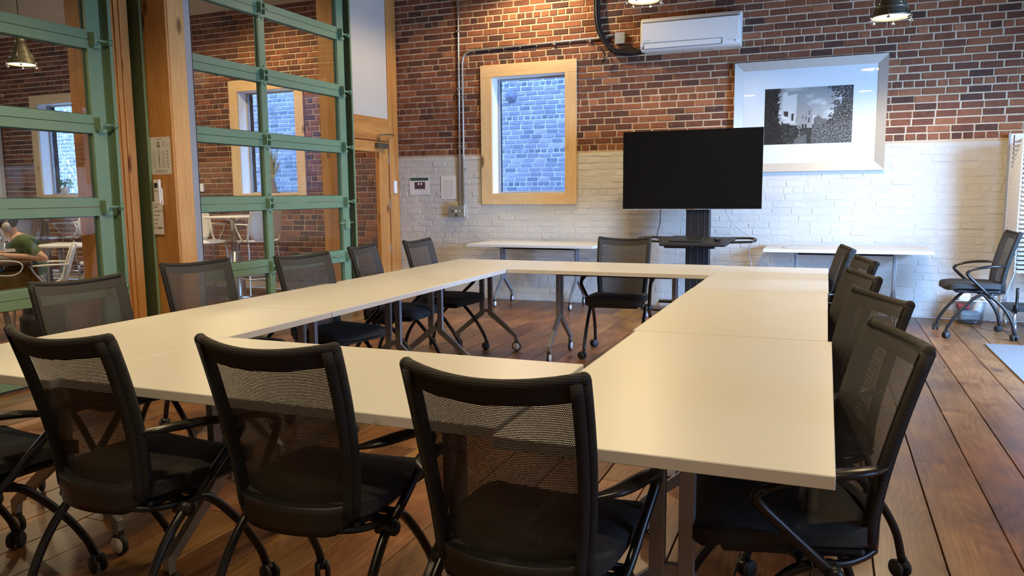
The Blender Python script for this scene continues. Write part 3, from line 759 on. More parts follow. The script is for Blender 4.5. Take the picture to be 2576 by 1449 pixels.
b_ = obj('box', MB().box(-.108, .108, -.055, 0, -.068, .068, .005), 'galvanised', s)
obj('cover_plate', MB().box(-.112, .112, -.059, -.055, -.072, .072, .003), 'galvanised', s)
for xx, mt_ in ((-.055, 'ink_black'), (-.008, 'white_plastic'), (.042, 'box_grey')): obj('toggle', MB().box(xx-.007, xx+.007, -.072, -.059, -.014, .014, .002), mt_, s)
obj('outlet', MB().box(-.015, .008, -.064, -.059, -.06, -.032), 'ink_black', s)
o = tag(obj('sticky_note', MB().xbox(Matrix.Rotation(R(25), 4, 'X'), -.055, .05, -.002, 0, 0, .05), 'yellow_note', None, (-4.385, YW-.045, 1.174)), 'yellow paper slip on top of the switch box', 'note')
s = thing('junction_box', 'small grey junction box beside the air conditioner cables', 'junction box', (-2.252, YW-.004, 3.057))
obj('box', MB().box(-.055, .055, -.05, 0, -.06, .06, .006), 'box_grey', s)
obj('lid', MB().box(-.058, .058, -.055, -.05, -.063, .063, .003), 'box_grey', s)
s = thing('cable_bundle', 'thick black insulated pipes curving down to the air conditioner', 'cable')
for i, (dx, dy, r_) in enumerate(((0, 0, .024), (.03, -.01, .020), (.012, -.03, .014), (-.012, -.028, .010))):
    obj('insulated_pipe', MB().tube(spline([(-2.53+dx, yc-.02+dy, 4.5), (-2.535+dx, yc-.02+dy, 3.55), (-2.52+dx, yc-.03+dy, 3.25), (-2.46+dx*.8, yc-.03+dy, 3.07), (-2.33, yc-.03+dy, 2.935-dx*.9), (-2.15, yc-.03+dy, 2.895-dx), (-1.96, yc-.03+dy, 2.895-dx*.6)], 6), r_, 10), 'cable_black', s)
for i in range(4):
    a = rr.uniform(-.04, .04); obj('loose_wire', MB().tube(spline([(-2.5+a, yc-.05, 3.0-a), (-2.42, yc-.05, 2.86+a), (-2.47+a, yc-.04, 2.80), (-2.40, yc-.06, 2.84), (-2.2, yc-.05, 2.93+a), (-2.02, yc-.06, 2.90)], 5), .004, 6), 'cable_black', s)
# ------------------------------------------------------------------ air conditioner
s = thing('air_conditioner', 'white wall mounted split air conditioner high on the brick wall', 'air conditioner', (-1.447, YW-.004, 2.865))
prof = [(0, .0), (-.13, .0), (-.175, .012), (-.198, .05), (-.20, .10), (-.198, .26), (-.185, .315), (-.15, .352), (0, .358)]
obj('body', MB().poly(prof, 0, -.535, .535, .006), 'ac_white', s)
obj('intake_slot', MB().xbox(Matrix.Identity(4), -.515, .515, -.2005, -.18, .296, .304), 'ac_shadow', s)
obj('front_panel', MB().box(-.518, .518, -.2075, -.196, .085, .294, .004), 'ac_white', s)
f = obj('louvre', MB().box(-.49, .335, -.2035, -.190, .020, .076, .003), 'ac_white', s)
obj('louvre_gap', MB().box(-.497, .342, -.2005, -.19, .015, .0805), 'ac_shadow', s)
obj('label_panel', MB().box(.355, .50, -.203, -.19, .02, .076, .003), 'white_plastic', s)
obj('lettering', text_mesh('DAIKIN', .022, 'grey_plastic'), None, s, (-.50, -.2078, .096), (UP, 0, 0))
obj('lettering', text_mesh('INVERTER', .014, 'grey_plastic'), None, s, (.40, -.2035, .05), (UP, 0, 0))
obj('indicator', MB().box(.47, .49, -.2045, -.2, .035, .05), 'grey_plastic', s)

# ------------------------------------------------------------------ framed picture
def inpoly(u, v, P):
    c = False; n = len(P); j = n-1
    for i in range(n):
        if (P[i][1] > v) != (P[j][1] > v) and u < (P[j][0]-P[i][0])*(v-P[i][1])/(P[j][1]-P[i][1])+P[i][0]: c = not c
        j = i
    return c
def U(pts): return [((x-200)/1880, 1-(y-160)/1200) for x, y in pts]
P_front = U([(600, 260), (690, 225), (700, 325), (905, 290), (880, 890), (740, 870), (700, 700), (600, 640), (580, 470)])
P_side = U([(910, 300), (1245, 625), (1235, 920), (1190, 1060), (940, 1050), (880, 880)])
P_win = [U(q) for q in ([(790, 710), (845, 710), (835, 860), (785, 860)], [(1165, 650), (1190, 650), (1185, 745), (1165, 745)], [(1030, 760), (1050, 760), (1048, 830), (1030, 830)], [(1100, 785), (1118, 785), (1116, 850), (1100, 850)], [(1160, 800), (1190, 800), (1185, 910), (1158, 910)], [(1015, 940), (1065, 940), (1060, 1045), (1012, 1045)], [(1090, 940), (1130, 940), (1125, 1045), (1085, 1045)], [(610, 650), (715, 660), (720, 770), (640, 760)])]
P_path = U([(840, 1360), (1130, 1360), (1125, 1160), (1000, 1190), (880, 1250)])
def picture(u, v):
    n1 = noise.fractal((u*6, v*9, 1.3), 1, 2, 5); n2 = noise.fractal((u*34, v*24, 4.1), 1, 2, 4); n4 = noise.fractal((u*48+v*20, v*44-u*16, 9), .8, 2, 4)
    g = .30+.28*(1-v)+.35*max(0, n1)
    if inpoly(u, v, P_side): g = .34+.05*n2
    if inpoly(u, v, P_front): g = .60+.03*n2
    for w in P_win:
        if inpoly(u, v, w): g = .04
    edge = .17+.05*n2 if v > .40 else .17+(.40-v)*.75+.06*n2
    if u < edge: g = .012+.06*max(0, n2-.1)
    if v < .42 and .20 < u < .42+.05*n2 and v < .40-.45*(u-.2)+.05*n2: g = .02+.10*max(0, n2)
    if v < .30 and .42 < u < .60 and v < .28: g = .03+.1*max(0, n2)
    if u > .57 and v < .50+.05*n2 - abs(u-.62)*.9: g = .16+.12*n4
    tr = .86-.32*abs(v-.80)+.05*n1
    if u > tr-.03+.10*n2 and v > .32: g = .03+.55*max(0, n4-.05)
    if u > .76 and v < .36+.06*n1: g = .05+.5*max(0, n4+.05)
    if v < .34 and .55 < u <= .76: g = .06+.35*max(0, n4+.1)
    if inpoly(u, v, P_path): g = .13+.03*n2
    g = max(.004, min(.9, g)); return (g, g*.985, g*.96)
s = thing('framed_picture', 'large black and white garden photograph in a wide silver frame', 'picture', (-.223, YW-.012, 2.103))
W2, H2, fw = .752, .582, .088
def mitre(pts, d=.045):
    return MB().poly(pts, 1, -d, 0)
def bar(a, b, c, d):  # outer a,b  inner c,d in xz; sloping moulding: outer edge thick, inner edge thin
    m_ = MB(); P = [(a, -.050), (b, -.050), (c, -.018), (d, -.018)]
    fv = [m_.bm.verts.new((p[0], y, p[1])) for p, y in P]; bv = [m_.bm.verts.new((p[0], 0, p[1])) for p, y in P]
    m_.bm.faces.new(fv); m_.bm.faces.new(bv[::-1])
    for i in range(4): m_.bm.faces.new((fv[i], bv[i], bv[(i+1) % 4], fv[(i+1) % 4]))
    return m_
i2, j2 = W2-fw, H2-fw
obj('frame_rail', bar((-W2, H2), (W2, H2), (i2, j2), (-i2, j2)), 'silver_frame', s)
obj('frame_rail', bar((-W2, -H2), (W2, -H2), (i2, -j2), (-i2, -j2)), 'silver_frame', s)
obj('frame_rail', bar((-W2, -H2), (-W2, H2), (-i2, j2), (-i2, -j2)), 'silver_frame', s)
obj('frame_rail', bar((W2, -H2), (W2, H2), (i2, j2), (i2, -j2)), 'silver_frame', s)
obj('mat_board', MB().box(-i2, i2, -.012, -.008, -j2, j2), 'mat_board', s)
obj('photograph', print_grid('photograph', .872, .588, 190, 130, picture, 'print'), None, s, (.0, -.0125, .0))
obj('glazing', MB().box(-i2, i2, -.0165, -.0145, -j2, j2), 'window_glass', s)

# ------------------------------------------------------------------ pendant lamps
def pendant(loc, power, label):
    s = thing('pendant_lamp', label, 'lamp', loc, 0, 'industrial pendant lamps')
    r = .145
    shade = obj('shade', MB().lathe([(r+.012, .0), (r+.005, .02), (.125, .07), (.10, .14), (.075, .20), (.06, .235), (.05, .25), (.045, .25), (.055, .233), (.07, .198), (.095, .138), (.12, .07), (r, .02), (r, .0)], 28, cap=False), 'lamp_metal', s)
    obj('rib', MB().lathe([(.128, .066), (.131, .072), (.126, .078)], 28, cap=False).lathe([(.104, .136), (.107, .142), (.101, .148)], 28, cap=False), 'lamp_metal', shade)
    obj('socket', MB().lathe([(.05, .245), (.055, .26), (.05, .32), (.03, .34), (.012, .36)], 16), 'lamp_metal', s)
    obj('stem', MB().cyl((0, 0, .35), (0, 0, 4.595-loc[2]), .009, 8), 'lamp_metal', s)
    obj('lens', MB().lathe([(r-.004, .022), (r-.01, .008), (.09, -.002), (.0, -.006)], 28, cap=False), 'lamp_lens', s)
    obj('rim', MB().lathe([(r+.0, -.004), (r+.016, -.004), (r+.018, .004), (r+.012, .010), (r, .008), (r, -.004)], 28, cap=False), 'lamp_metal', s)
    for k in range(6):
        a = k*math.pi/3+.35; x, y = (r+.022)*math.cos(a), (r+.022)*math.sin(a)
        obj('wing_nut', MB().cyl((x, y, -.03), (x, y, .03), .006, 6).ball((x, y, -.026), .012, (1.5, .8, .9), 8), 'chrome', s)
    for k in range(4):
        a = k*math.pi/2+.6
        mb = MB()
        for q in range(6):
            t_ = q/5; rr_ = .124-.055*t_; z_ = .075+.12*t_; mb.ball((rr_*math.cos(a), rr_*math.sin(a), z_), .0040, (1, 1, 1), 6)
        obj('vent_hole', mb, 'lamp_hole', shade)
    l = bpy.data.lights.new('lamp_light', 'SPOT'); l.energy = power; l.color = LAMP_COL; l.spot_size = R(158); l.spot_blend = .35; l.shadow_soft_size = .10
    lo = bpy.data.objects.new('lamp_light', l); COL.objects.link(lo); lo.parent = s; lo.location = (0, 0, -.012)
    return s
for (x, y, z, pw, lb) in LAMP_SPECS: pendant((x, y, z), pw, lb)

# ------------------------------------------------------------------ flip-top tables
def make_table(label):
    s = thing('flip_top_table', label, 'table', (0, 0, 0), 0, 'white flip top training tables')
    Lh, Wh, H = .7605, .380, .737
    top = obj('table_top', MB().box(-Lh+.0015, Lh-.0015, -Wh+.0015, Wh-.0015, H-.004, H), 'laminate', s)
    obj('edge_band', MB().box(-Lh, Lh, -Wh, Wh, H-.030, H-.0006, .0015), 'laminate_edge', top)
    obj('tilt_beam', MB().box(-.44, .44, -.045, .045, H-.075, H-.031, .004), 'black_plastic', s)
    for sx in (-1, 1):
        x = sx*.460; t = .014
        leg = obj('leg', MB().box(x-.02, x+.02, -.19, .19, H-.052, H-.031, .003), 'table_metal', s)
        for sy in (-1, 1):
            pr = [(sy*.018, H-.05), (sy*.058, H-.05), (sy*.058, .325), (sy*.285, .135), (sy*.285, .082), (sy*.258, .082), (sy*.252, .120), (sy*.018, .300)]
            if sy < 0: pr = pr[::-1]
            obj('leg_bar', MB().poly(pr, 0, x-t, x+t, .002), 'table_metal', leg)
            w = obj('caster', MB().lathe([(.0, -.011), (.034, -.011), (.04, -.007), (.04, .007), (.034, .011), (.0, .011)], 20, Matrix.Translation((x+.0, sy*.272, .040)) @ Matrix.Rotation(R(90), 4, 'Y'), cap=False).box(x-.012, x+.012, sy*.272-.014, sy*.272+.014, .05, .095), 'rubber', s)
            mbc = MB()
            for q in (-1, 1): mbc.lathe([(.0, q*.0), (.031, 0), (.028, q*.004), (.0, q*.005)], 18, Matrix.Translation((x+q*.0112, sy*.272, .040)) @ Matrix.Rotation(R(90), 4, 'Y'), cap=False)
            obj('wheel_cap', mbc, 'wheel_cap', w)
        obj('bridge', MB().box(x-.010, x+.010, -.02, .02, .315, .345), 'table_metal', leg)
    return s
TABLES = [
    (-1.502, 2.088, 0, 'white topped training table in the near row with three chairs pushed in'),
    (-1.502, 5.862, 0, 'white topped training table closing the far end of the ring'),
    (-.343, 2.402, 90, 'nearest white training table of the right hand row'),
    (-.357, 3.926, 90, 'middle white training table of the right hand row'),
    (-.353, 5.450, 90, 'farthest white training table of the right hand row'),
    (-2.649, 2.440, 90, 'nearest white training table of the left hand row'),
    (-2.647, 3.964, 90, 'middle white training table of the left hand row'),
    (-2.647, 5.487, 90, 'farthest white training table of the left hand row'),
    (-3.10, 8.505, 0, 'white training table against the wall under the window'),
    (.183, 8.505, 0, 'white training table against the wall under the framed picture'),
]
t0 = None
for (x, y, a, lb) in TABLES:
    if t0 is None:
        t0 = make_table(lb); t0.location = (x, y, 0); t0.rotation_euler = (0, 0, R(a))
    else: place_copy(t0, (x, y, 0), R(a), lb)

# ------------------------------------------------------------------ mesh-back chairs
def back_point(u, v, off=0.):
    """u -1..1 across, v 0..1 up; local chair coordinates, y forward"""
    w = .182+.030*v+.008*math.sin(v*math.pi)
    z = .425+v*(.490+.020*u*u)
    s_ = .484+.104*max(0, v-.12)**1.5/.825
    y = .27-s_ + .050*u*u
    return Vector((u*w, y-off, z))
def back_patch(us, vs, thick):
    m_ = MB(); F = [[m_.bm.verts.new(back_point(u, v, -thick/2)) for u in us] for v in vs]; B = [[m_.bm.verts.new(back_point(u, v, thick/2)) for u in us] for v in vs]
    nv, nu = len(vs), len(us)
    for j in range(nv-1):
        for i in range(nu-1):
            for f in (m_.bm.faces.new((F[j][i], F[j][i+1], F[j+1][i+1], F[j+1][i])), m_.bm.faces.new((B[j][i], B[j+1][i], B[j+1][i+1], B[j][i+1]))): f.smooth = True
    for j in range(nv-1):
        m_.bm.faces.new((F[j][0], F[j+1][0], B[j+1][0], B[j][0])); m_.bm.faces.new((F[j][-1], B[j][-1], B[j+1][-1], F[j+1][-1]))
    for i in range(nu-1):
        m_.bm.faces.new((F[0][i], B[0][i], B[0][i+1], F[0][i+1])); m_.bm.faces.new((F[-1][i], F[-1][i+1], B[-1][i+1], B[-1][i]))
    return m_
def lin(a, b, n): return [a+(b-a)*i/(n-1) for i in range(n)]
def cushion(w, d, t, seat=True):
    bm = bmesh.new(); bmesh.ops.create_cube(bm, size=2); bmesh.ops.subdivide_edges(bm, edges=bm.edges, cuts=9, use_grid_fill=True)
    for v in bm.verts:
        x, y, z = v.co; p = 5
        k = max(abs(x), abs(y)); n = (abs(x)**p+abs(y)**p)**(1/p)
        if n > 0: x, y = x*k/n, y*k/n
        e = 1-max(abs(x), abs(y))**6*(.42) if abs(z) > .01 else 1
        zz = z*t/2*(1-.55*max(abs(x), abs(y))**5)
        yy = y*d/2; xx = x*w/2*(1+.03*y)
        zz += -.022*max(0, y-.45)**2/.3 - .010*(1-x*x)*(1 if z > 0 else 0) + .006
        v.co = (xx, yy, zz)
    for f in bm.faces: f.smooth = True
    m_ = MB(); m_.bm.free(); m_.bm = bm; return m_
def make_chair(label):
    s = thing('mesh_chair', label, 'chair', (0, 0, 0), 0, 'black mesh back chairs')
    st = obj('seat', cushion(.470, .455, .072), 'seat_fabric', s, (0, .042, .462))
    obj('seat_pan', MB().box(-.19, .19, -.16, .19, .405, .432, .012, 2), 'black_plastic', s)
    b = obj('backrest', back_patch(lin(-1, 1, 15), lin(.905, 1, 5), .020), 'ribbed_fabric', s)
    # rolled top edge and thick side rails of the back
    obj('top_roll', MB().tube([back_point(u, 1.0) for u in lin(-.985, .985, 17)], .0135, 10), 'ribbed_fabric', b)
    for sg in (-1, 1):
        obj('side_rail', back_patch(lin(.885, 1.0, 3) if sg > 0 else lin(-1.0, -.885, 3), lin(.03, .985, 14), .038), 'ribbed_fabric', b)
        obj('side_roll', MB().tube([back_point(sg*.995, v) for v in lin(.05, .99, 14)], .0150, 10), 'ribbed_fabric', b)
    m_ = back_patch(lin(-1.0, 1.0, 21), lin(-.055, .110, 5), .034)
    for v in m_.bm.verts:   # rounded lower corners
        e_ = max(0, abs(v.co.x)-.125)/.06; v.co.z += .040*min(1, e_)**2*max(0, 1-(v.co.z-.41)/.09)
    obj('lower_rail', m_, 'black_plastic', b)
    for sg in (-1, 1): obj('corner_cap', MB().ball(tuple(back_point(sg*.985, .995)), .0165, (1, 1, 1), 12), 'ribbed_fabric', b)
    # open mesh panel with UVs in metres
    us, vs = lin(-.975, .975, 15), lin(.05, .985, 15); V = [back_point(u, v, -.0212) for v in vs for u in us]; F = []
    for j in range(14):
        for i in range(14): a = j*15+i; F.append((a, a+1, a+16, a+15))
    me = bpy.data.meshes.new('mesh_panel'); me.from_pydata([tuple(q) for q in V], [], F); me.materials.append(MAT['back_mesh'])
    uvl = me.uv_layers.new(name='UVMap')
    for lp in me.loops:
        i, j = lp.vertex_index % 15, lp.vertex_index//15; uvl.data[lp.index].uv = (us[i]*.215+1, vs[j]*.50)
    for pgn in me.polygons: pgn.use_smooth = True
    obj('mesh_panel', me, None, b)
    for sg in (-1, 1):
        hub = (sg*.232, -.07, .386)
        obj('armrest', MB().tube(spline([(sg*.196, -.195, .648), (sg*.250, -.135, .652), (sg*.276, -.03, .646), (sg*.280, .06, .628), (sg*.279, .118, .603)], 4), [.011, .013, .016, .020, .023, .025, .026, .026, .026, .026, .025, .024, .022, .020, .017, .015, .0135], 10, flat=.5), 'black_frame', s)
        obj('arm_tube', MB().tube(spline([(sg*.279, .105, .612), (sg*.278, .124, .592), (sg*.273, .112, .565), (sg*.262, .055, .508), (sg*.247, -.03, .425), hub], 4), .0135, 10), 'black_frame', s)
        obj('rear_leg', MB().tube(spline([hub, (sg*.234, -.12, .345), (sg*.238, -.185, .272), (sg*.242, -.242, .170), (sg*.245, -.268, .066)], 5), .0140, 10), 'black_frame', s)
        obj('front_leg', MB().tube(spline([(sg*.225, -.02, .402), (sg*.225, .03, .380), (sg*.224, .10, .312), (sg*.224, .178, .215), (sg*.224, .235, .12), (sg*.224, .255, .066)], 5), .0140, 10), 'black_frame', s)
        obj('back_support', MB().tube(spline([(sg*.225, -.03, .405), (sg*.205, -.10, .400), (sg*.175, -.155, .405), (sg*.150, -.190, .415)], 5), .011, 8), 'black_frame', s)
        obj('hub', MB().cyl((sg*.200, -.07, .386), (sg*.256, -.07, .386), .023, 14).ball((sg*.254, -.07, .386), .023, (.6, 1, 1), 10), 'black_plastic', s)
    obj('cross_tube', MB().cyl((-.235, -.05, .398), (.235, -.05, .398), .013, 10).cyl((-.235, .0, .402), (.235, .0, .402), .011, 10), 'black_frame', s)
    k = 0
    for (x, y) in ((-.224, .262), (.224, .262), (-.245, -.275), (.245, -.275)):
        k += 1; M = Matrix.Translation((x, y, 0)) @ Matrix.Rotation(R(35*k), 4, 'Z')
        c = obj('caster', MB().cyl((x, y, .045), (x, y, .078), .010, 8).xbox(M, -.012, .012, -.03, .014, .036, .060, bev=.006), 'black_plastic', s)
        mb = MB()
        for q in (-1, 1): mb.lathe([(0, -.009), (.026, -.009), (.031, -.004), (.031, .004), (.026, .009), (0, .009)], 16, M @ Matrix.Translation((q*.017, -.016, .031)) @ Matrix.Rotation(R(90), 4, 'Y'), cap=False)
        obj('wheel', mb, 'rubber', c)
    return s
CHAIRS = [
    (-2.600, 1.620, -4.0, 'black mesh chair cut off by the left edge, in front of the near tables'),
    (-1.978, 1.778, -3.0, 'black mesh chair, leftmost full chair back of the near row'),
    (-1.343, 1.857, 1.7, 'black mesh chair in the middle of the near row'),
    (-.653, 1.765, -1.0, 'black mesh chair with the largest back, rightmost of the near row'),
    (-2.948, 2.518, -98.9, 'black mesh chair nearest on the left, before the near green door'),
    (-3.137, 3.420, -103, 'black mesh chair in front of the pine post with the notices'),
    (-2.835, 4.025, -102, 'black mesh chair in front of the far green door'),
    (-2.937, 4.965, -82, 'black mesh chair in front of the pine door'),
    (-2.893, 5.696, -91, 'black mesh chair at the far left end, before the white brick wall'),
    (-1.542, 6.096, 183.6, 'black mesh chair facing the viewer behind the far table'),
    (-.078, 2.156, 104, 'black mesh chair nearest on the right hand side of the tables'),
    (-.061, 2.933, 112, 'second black mesh chair on the right hand side'),
    (-.099, 3.745, 105, 'third black mesh chair on the right hand side'),
    (-.059, 4.584, 100, 'fourth black mesh chair on the right hand side, mostly hidden'),
    (-.140, 5.547, 96, 'farthest black mesh chair on the right hand side, seen edge on'),
    (1.262, 7.964, 93, 'black mesh chair standing alone by the wall at the right'),
]
c0 = None
for (x, y, a, lb) in CHAIRS:
    if c0 is None:
        c0 = make_chair(lb); c0.location = (x, y, 0); c0.rotation_euler = (0, 0, R(a))
    else: place_copy(c0, (x, y, 0), R(a), lb)

# ------------------------------------------------------------------ television on its cart
s = thing('television', 'large switched off flat television on a black rolling cart', 'television', (-1.335, 8.30, 1.545))
obj('housing', MB().box(-.715, .715, .004, .045, -.405, .405, .004), 'black_plastic', s)
obj('screen', MB().box(-.720, .720, -.006, .006, -.410, .410, .003), 'screen_black', s)
obj('bottom_trim', MB().box(-.72, .72, -.008, .008, -.416, -.4105, .001), 'grey_plastic', s)
obj('logo_bar', MB().box(-.05, .05, -.012, .0, -.420, -.408, .002), 'chrome', s)
obj('rear_housing', MB().box(-.35, .35, .045, .09, -.30, .15, .01), 'black_plastic', s)
s = thing('tv_cart', 'black television cart with a shelf, handles and thick column', 'cart', (-1.265, 8.36, 0))
obj('column', MB().box(-.125, .125, .03, .13, .10, 1.62, .01, 2), 'black_plastic', s)
for x in (-.07, 0, .07): obj('column_groove', MB().box(x-.006, x+.006, .026, .031, .12, 1.6), 'rubber', s)
obj('bracket', MB().box(-.2, .2, .03, .05, 1.35, 1.7, .004), 'black_plastic', s)
sh = obj('shelf', MB().poly([(-.40, .12), (-.33, -.19), (.33, -.19), (.40, .12), (.38, .19), (-.38, .19)], 2, -.012, .012, .006), 'black_plastic', s, (0, -.17, .800), (R(9), 0, 0))
obj('shelf_mat', MB().poly([(-.36, .11), (-.30, -.16), (.30, -.16), (.36, .11)], 2, .012, .017), 'rubber', sh)
obj('tray', MB().box(-.30, .0, -.12, .12, -.050, -.012, .01), 'black_plastic', sh)
obj('shelf_bracket', MB().box(.06, .22, -.10, .15, -.055, -.012, .008), 'black_plastic', sh)
for sg in (-1, 1):
    obj('handle', MB().tube(spline([(sg*.33, .17, .0), (sg*.50, .17, .005), (sg*.585, .14, .005), (sg*.605, .08, .005), (sg*.57, .02, .0), (sg*.36, .0, -.005)], 5), .013, 8), 'black_frame', sh)
    ft = obj('foot', MB().xbox(Matrix.Translation((sg*.10, .08, 0)) @ Matrix.Rotation(R(0), 4, 'Z'), -.09, .09, -.40, .30, .075, .115, bev=.01), 'black_plastic', s)
    obj('base_arm', MB().box(min(sg*.1, sg*.52), max(sg*.1, sg*.52), -.34, -.28, .075, .11, .01), 'black_plastic', s)
    obj('base_arm', MB().box(min(sg*.1, sg*.46), max(sg*.1, sg*.46), .28, .34, .075, .11, .01), 'black_plastic', s)
    for yy in (-.31, .31):
        c = obj('caster', MB().lathe([(0, -.014), (.03, -.014), (.036, -.008), (.036, .008), (.03, .014), (0, .014)], 16, Matrix.Translation((sg*.47, yy, .036)) @ Matrix.Rotation(R(70), 4, 'Y'), cap=False).cyl((sg*.47, yy, .04), (sg*.47, yy, .08), .012, 8), 'grey_plastic', s)
o = tag(obj('closed_laptop', MB().box(-.17, .17, -.12, .12, 0, .018, .006, 2), 'black_plastic', None, (-1.34, 8.19, .818), (R(9), 0, 0)), 'thin dark closed laptop lying on the cart shelf', 'laptop')
o = tag(obj('computer_mouse', cushion(.06, .11, .035), 'black_frame', None, (-1.03, 8.16, .832), (R(9), 0, 0)), 'small black mouse on the right of the cart shelf', 'mouse')
o = tag(obj('power_cord', MB().tube(spline([(-1.66, 8.36, 1.20), (-1.66, 8.37, 1.0), (-1.69, 8.36, .86), (-1.68, 8.34, .81)], 6), .005, 6), 'cable_black'), 'thin dark cord hanging from the left of the television', 'cord')
o = tag(obj('signal_cable', MB().tube(spline([(-1.0, 8.37, 1.18), (-.93, 8.38, 1.02), (-.80, 8.38, .90), (-.70, 8.36, .82), (-.74, 8.40, .70), (-.70, 8.45, .50), (-.64, 8.45, .25), (-.66, 8.45, .008), (-.5, 8.5, .006)], 6), .005, 6), 'cable_grey'), 'grey cable drooping from the right of the television past the shelf', 'cable')
o = tag(obj('loose_cable', MB().tube(spline([(-.72, 8.30, .80), (-.60, 8.30, .86), (-.42, 8.32, .875), (-.30, 8.34, .84), (-.30, 8.34, .75), (-.40, 8.33, .743), (-.36, 8.30, .742), (-.24, 8.33, .742), (-.12, 8.36, .742)], 6), .004, 6), 'cable_grey'), 'grey cable looping onto the wall table under the picture', 'cable')

# ------------------------------------------------------------------ right hand corner
o = tag(obj('rug', MB().box(1.285, 2.7, 4.9, 7.525, .001, .009, .003), 'rug_grey'), 'pale grey flat rug at the right edge', 'rug')
s = thing('storage_tote', 'clear plastic storage tote on the floor behind the lone chair', 'tote', (1.335, 8.72, 0))
mb = MB(); a, b, h_ = .105, .13, .235
bt = [(-a, -.12), (a, -.12), (a, .12), (-a, .12)]; tp = [(-b, -.145), (b, -.145), (b, .145), (-b, .145)]
vb = [mb.bm.verts.new((x, y, .003)) for x, y in bt]; vt = [mb.bm.verts.new((x, y, h_)) for x, y in tp]; mb.bm.faces.new(vb[::-1])
for i in range(4): mb.bm.faces.new((vb[i], vb[(i+1) % 4], vt[(i+1) % 4], vt[i]))
obj('bin', mb, 'tote_plastic', s)
obj('rim', MB().tube([(x, y, h_) for x, y in tp]+[(tp[0][0], tp[0][1], h_)], .006, 6), 'white_plastic', s)
tag(obj('spray_bottle', MB().lathe([(0, 0), (.045, 0), (.045, .15), (.03, .20), (.018, .22), (.018, .25), (0, .25)], 14, cap=False).box(-.02, .02, -.05, .02, .24, .28, .004), 'ac_white', None, (1.37, 8.72, .012), (0, R(18), 0)), 'cream bottle leaning in the clear tote', 'bottle')
tag(obj('red_cloth', cushion(.12, .16, .06), 'red_cloth', None, (1.28, 8.70, .165)), 'crumpled red cloth in the clear tote', 'cloth')
tag(obj('white_bag', cushion(.11, .14, .09), 'white_plastic', None, (1.29, 8.73, .255)), 'white plastic bag on top in the clear tote', 'bag')
tag(obj('dark_pouch', cushion(.19, .21, .12), 'box_grey', None, (1.335, 8.72, .075)), 'grey pouch filling the bottom of the clear tote', 'pouch')
s = thing('whiteboard', 'white presentation board leaning on the wall behind the chair stack', 'whiteboard', (2.12, 8.86, .70))
obj('panel', MB().box(-.50, .50, -.012, .012, 0, 1.14), 'white_plastic', s)
obj('board_frame', MB().box(-.515, -.50, -.016, .016, -.02, 1.145).box(.50, .515, -.016, .016, -.02, 1.145).box(-.5, .5, -.016, .016, -.02, 0), 'grey_plastic', s)
for x in (-.45, .45): obj('board_leg', MB().cyl((x, 0, -.70), (x, 0, 0), .012, 8), 'grey_plastic', s)
s = thing('chair_dolly', 'low black wheeled dolly under the stack of chairs', 'dolly', (1.87, 8.42, 0))
obj('deck', MB().box(-.27, .27, -.24, .26, .20, .225, .004).box(-.27, .27, -.24, -.21, .225, .26), 'black_plastic', s)
for x in (-.24, .24):
    obj('rail', MB().tube(spline([(x, -.25, .42), (x, -.25, .28), (x, -.22, .19), (x, .25, .19)], 4), .013, 8), 'black_frame', s)
    for y in (-.2, .2): obj('caster', MB().lathe([(0, -.014), (.045, -.014), (.05, 0), (.045, .014), (0, .014)], 16, Matrix.Translation((x, y, .05)) @ Matrix.Rotation(R(90), 4, 'Y'), cap=False).cyl((x, y, .05), (x, y, .20), .014, 8), 'galvanised', s)
def make_stack_chair(label):
    s = thing('stacking_chair', label, 'chair', (0, 0, 0), 0, 'stack of white wire chairs')
    prof = [(-.235, -.012), (-.24, .0), (-.22, .010), (-.10, .004), (.05, -.006), (.20, .0), (.20, -.010), (.05, -.016), (-.10, -.006), (-.22, -.004)]
    obj('seat', MB().poly(prof, 0, -.225, .225), 'white_plastic', s)
    for sg in (-1, 1):
        obj('side_frame', MB().tube(spline([(sg*.238, -.235, .004), (sg*.240, -.19, -.03), (sg*.240, .10, -.25), (sg*.240, .20, -.32)], 4), .010, 6), 'white_plastic', s)
        obj('seat_rod', MB().tube(spline([(sg*.238, -.236, .004), (sg*.236, .0, -.004), (sg*.232, .20, .0), (sg*.225, .235, .06)], 3), .0055, 6), 'chrome', s)
    obj('front_rod', MB().cyl((-.238, -.237, .002), (.238, -.237, .002), .007, 8), 'white_plastic', s)
    return s
sc0 = None; NST = 30
for k in range(NST):
    lb = 'white wire chair lying in the tall stack on the dolly'
    if k == NST-1: lb = 'topmost white wire chair of the tall stack on the dolly'
    p_ = (1.845, 8.44, .565+k*.041)
    if sc0 is None: sc0 = make_stack_chair(lb); sc0.location = p_
    else: place_copy(sc0, p_, 0, lb)

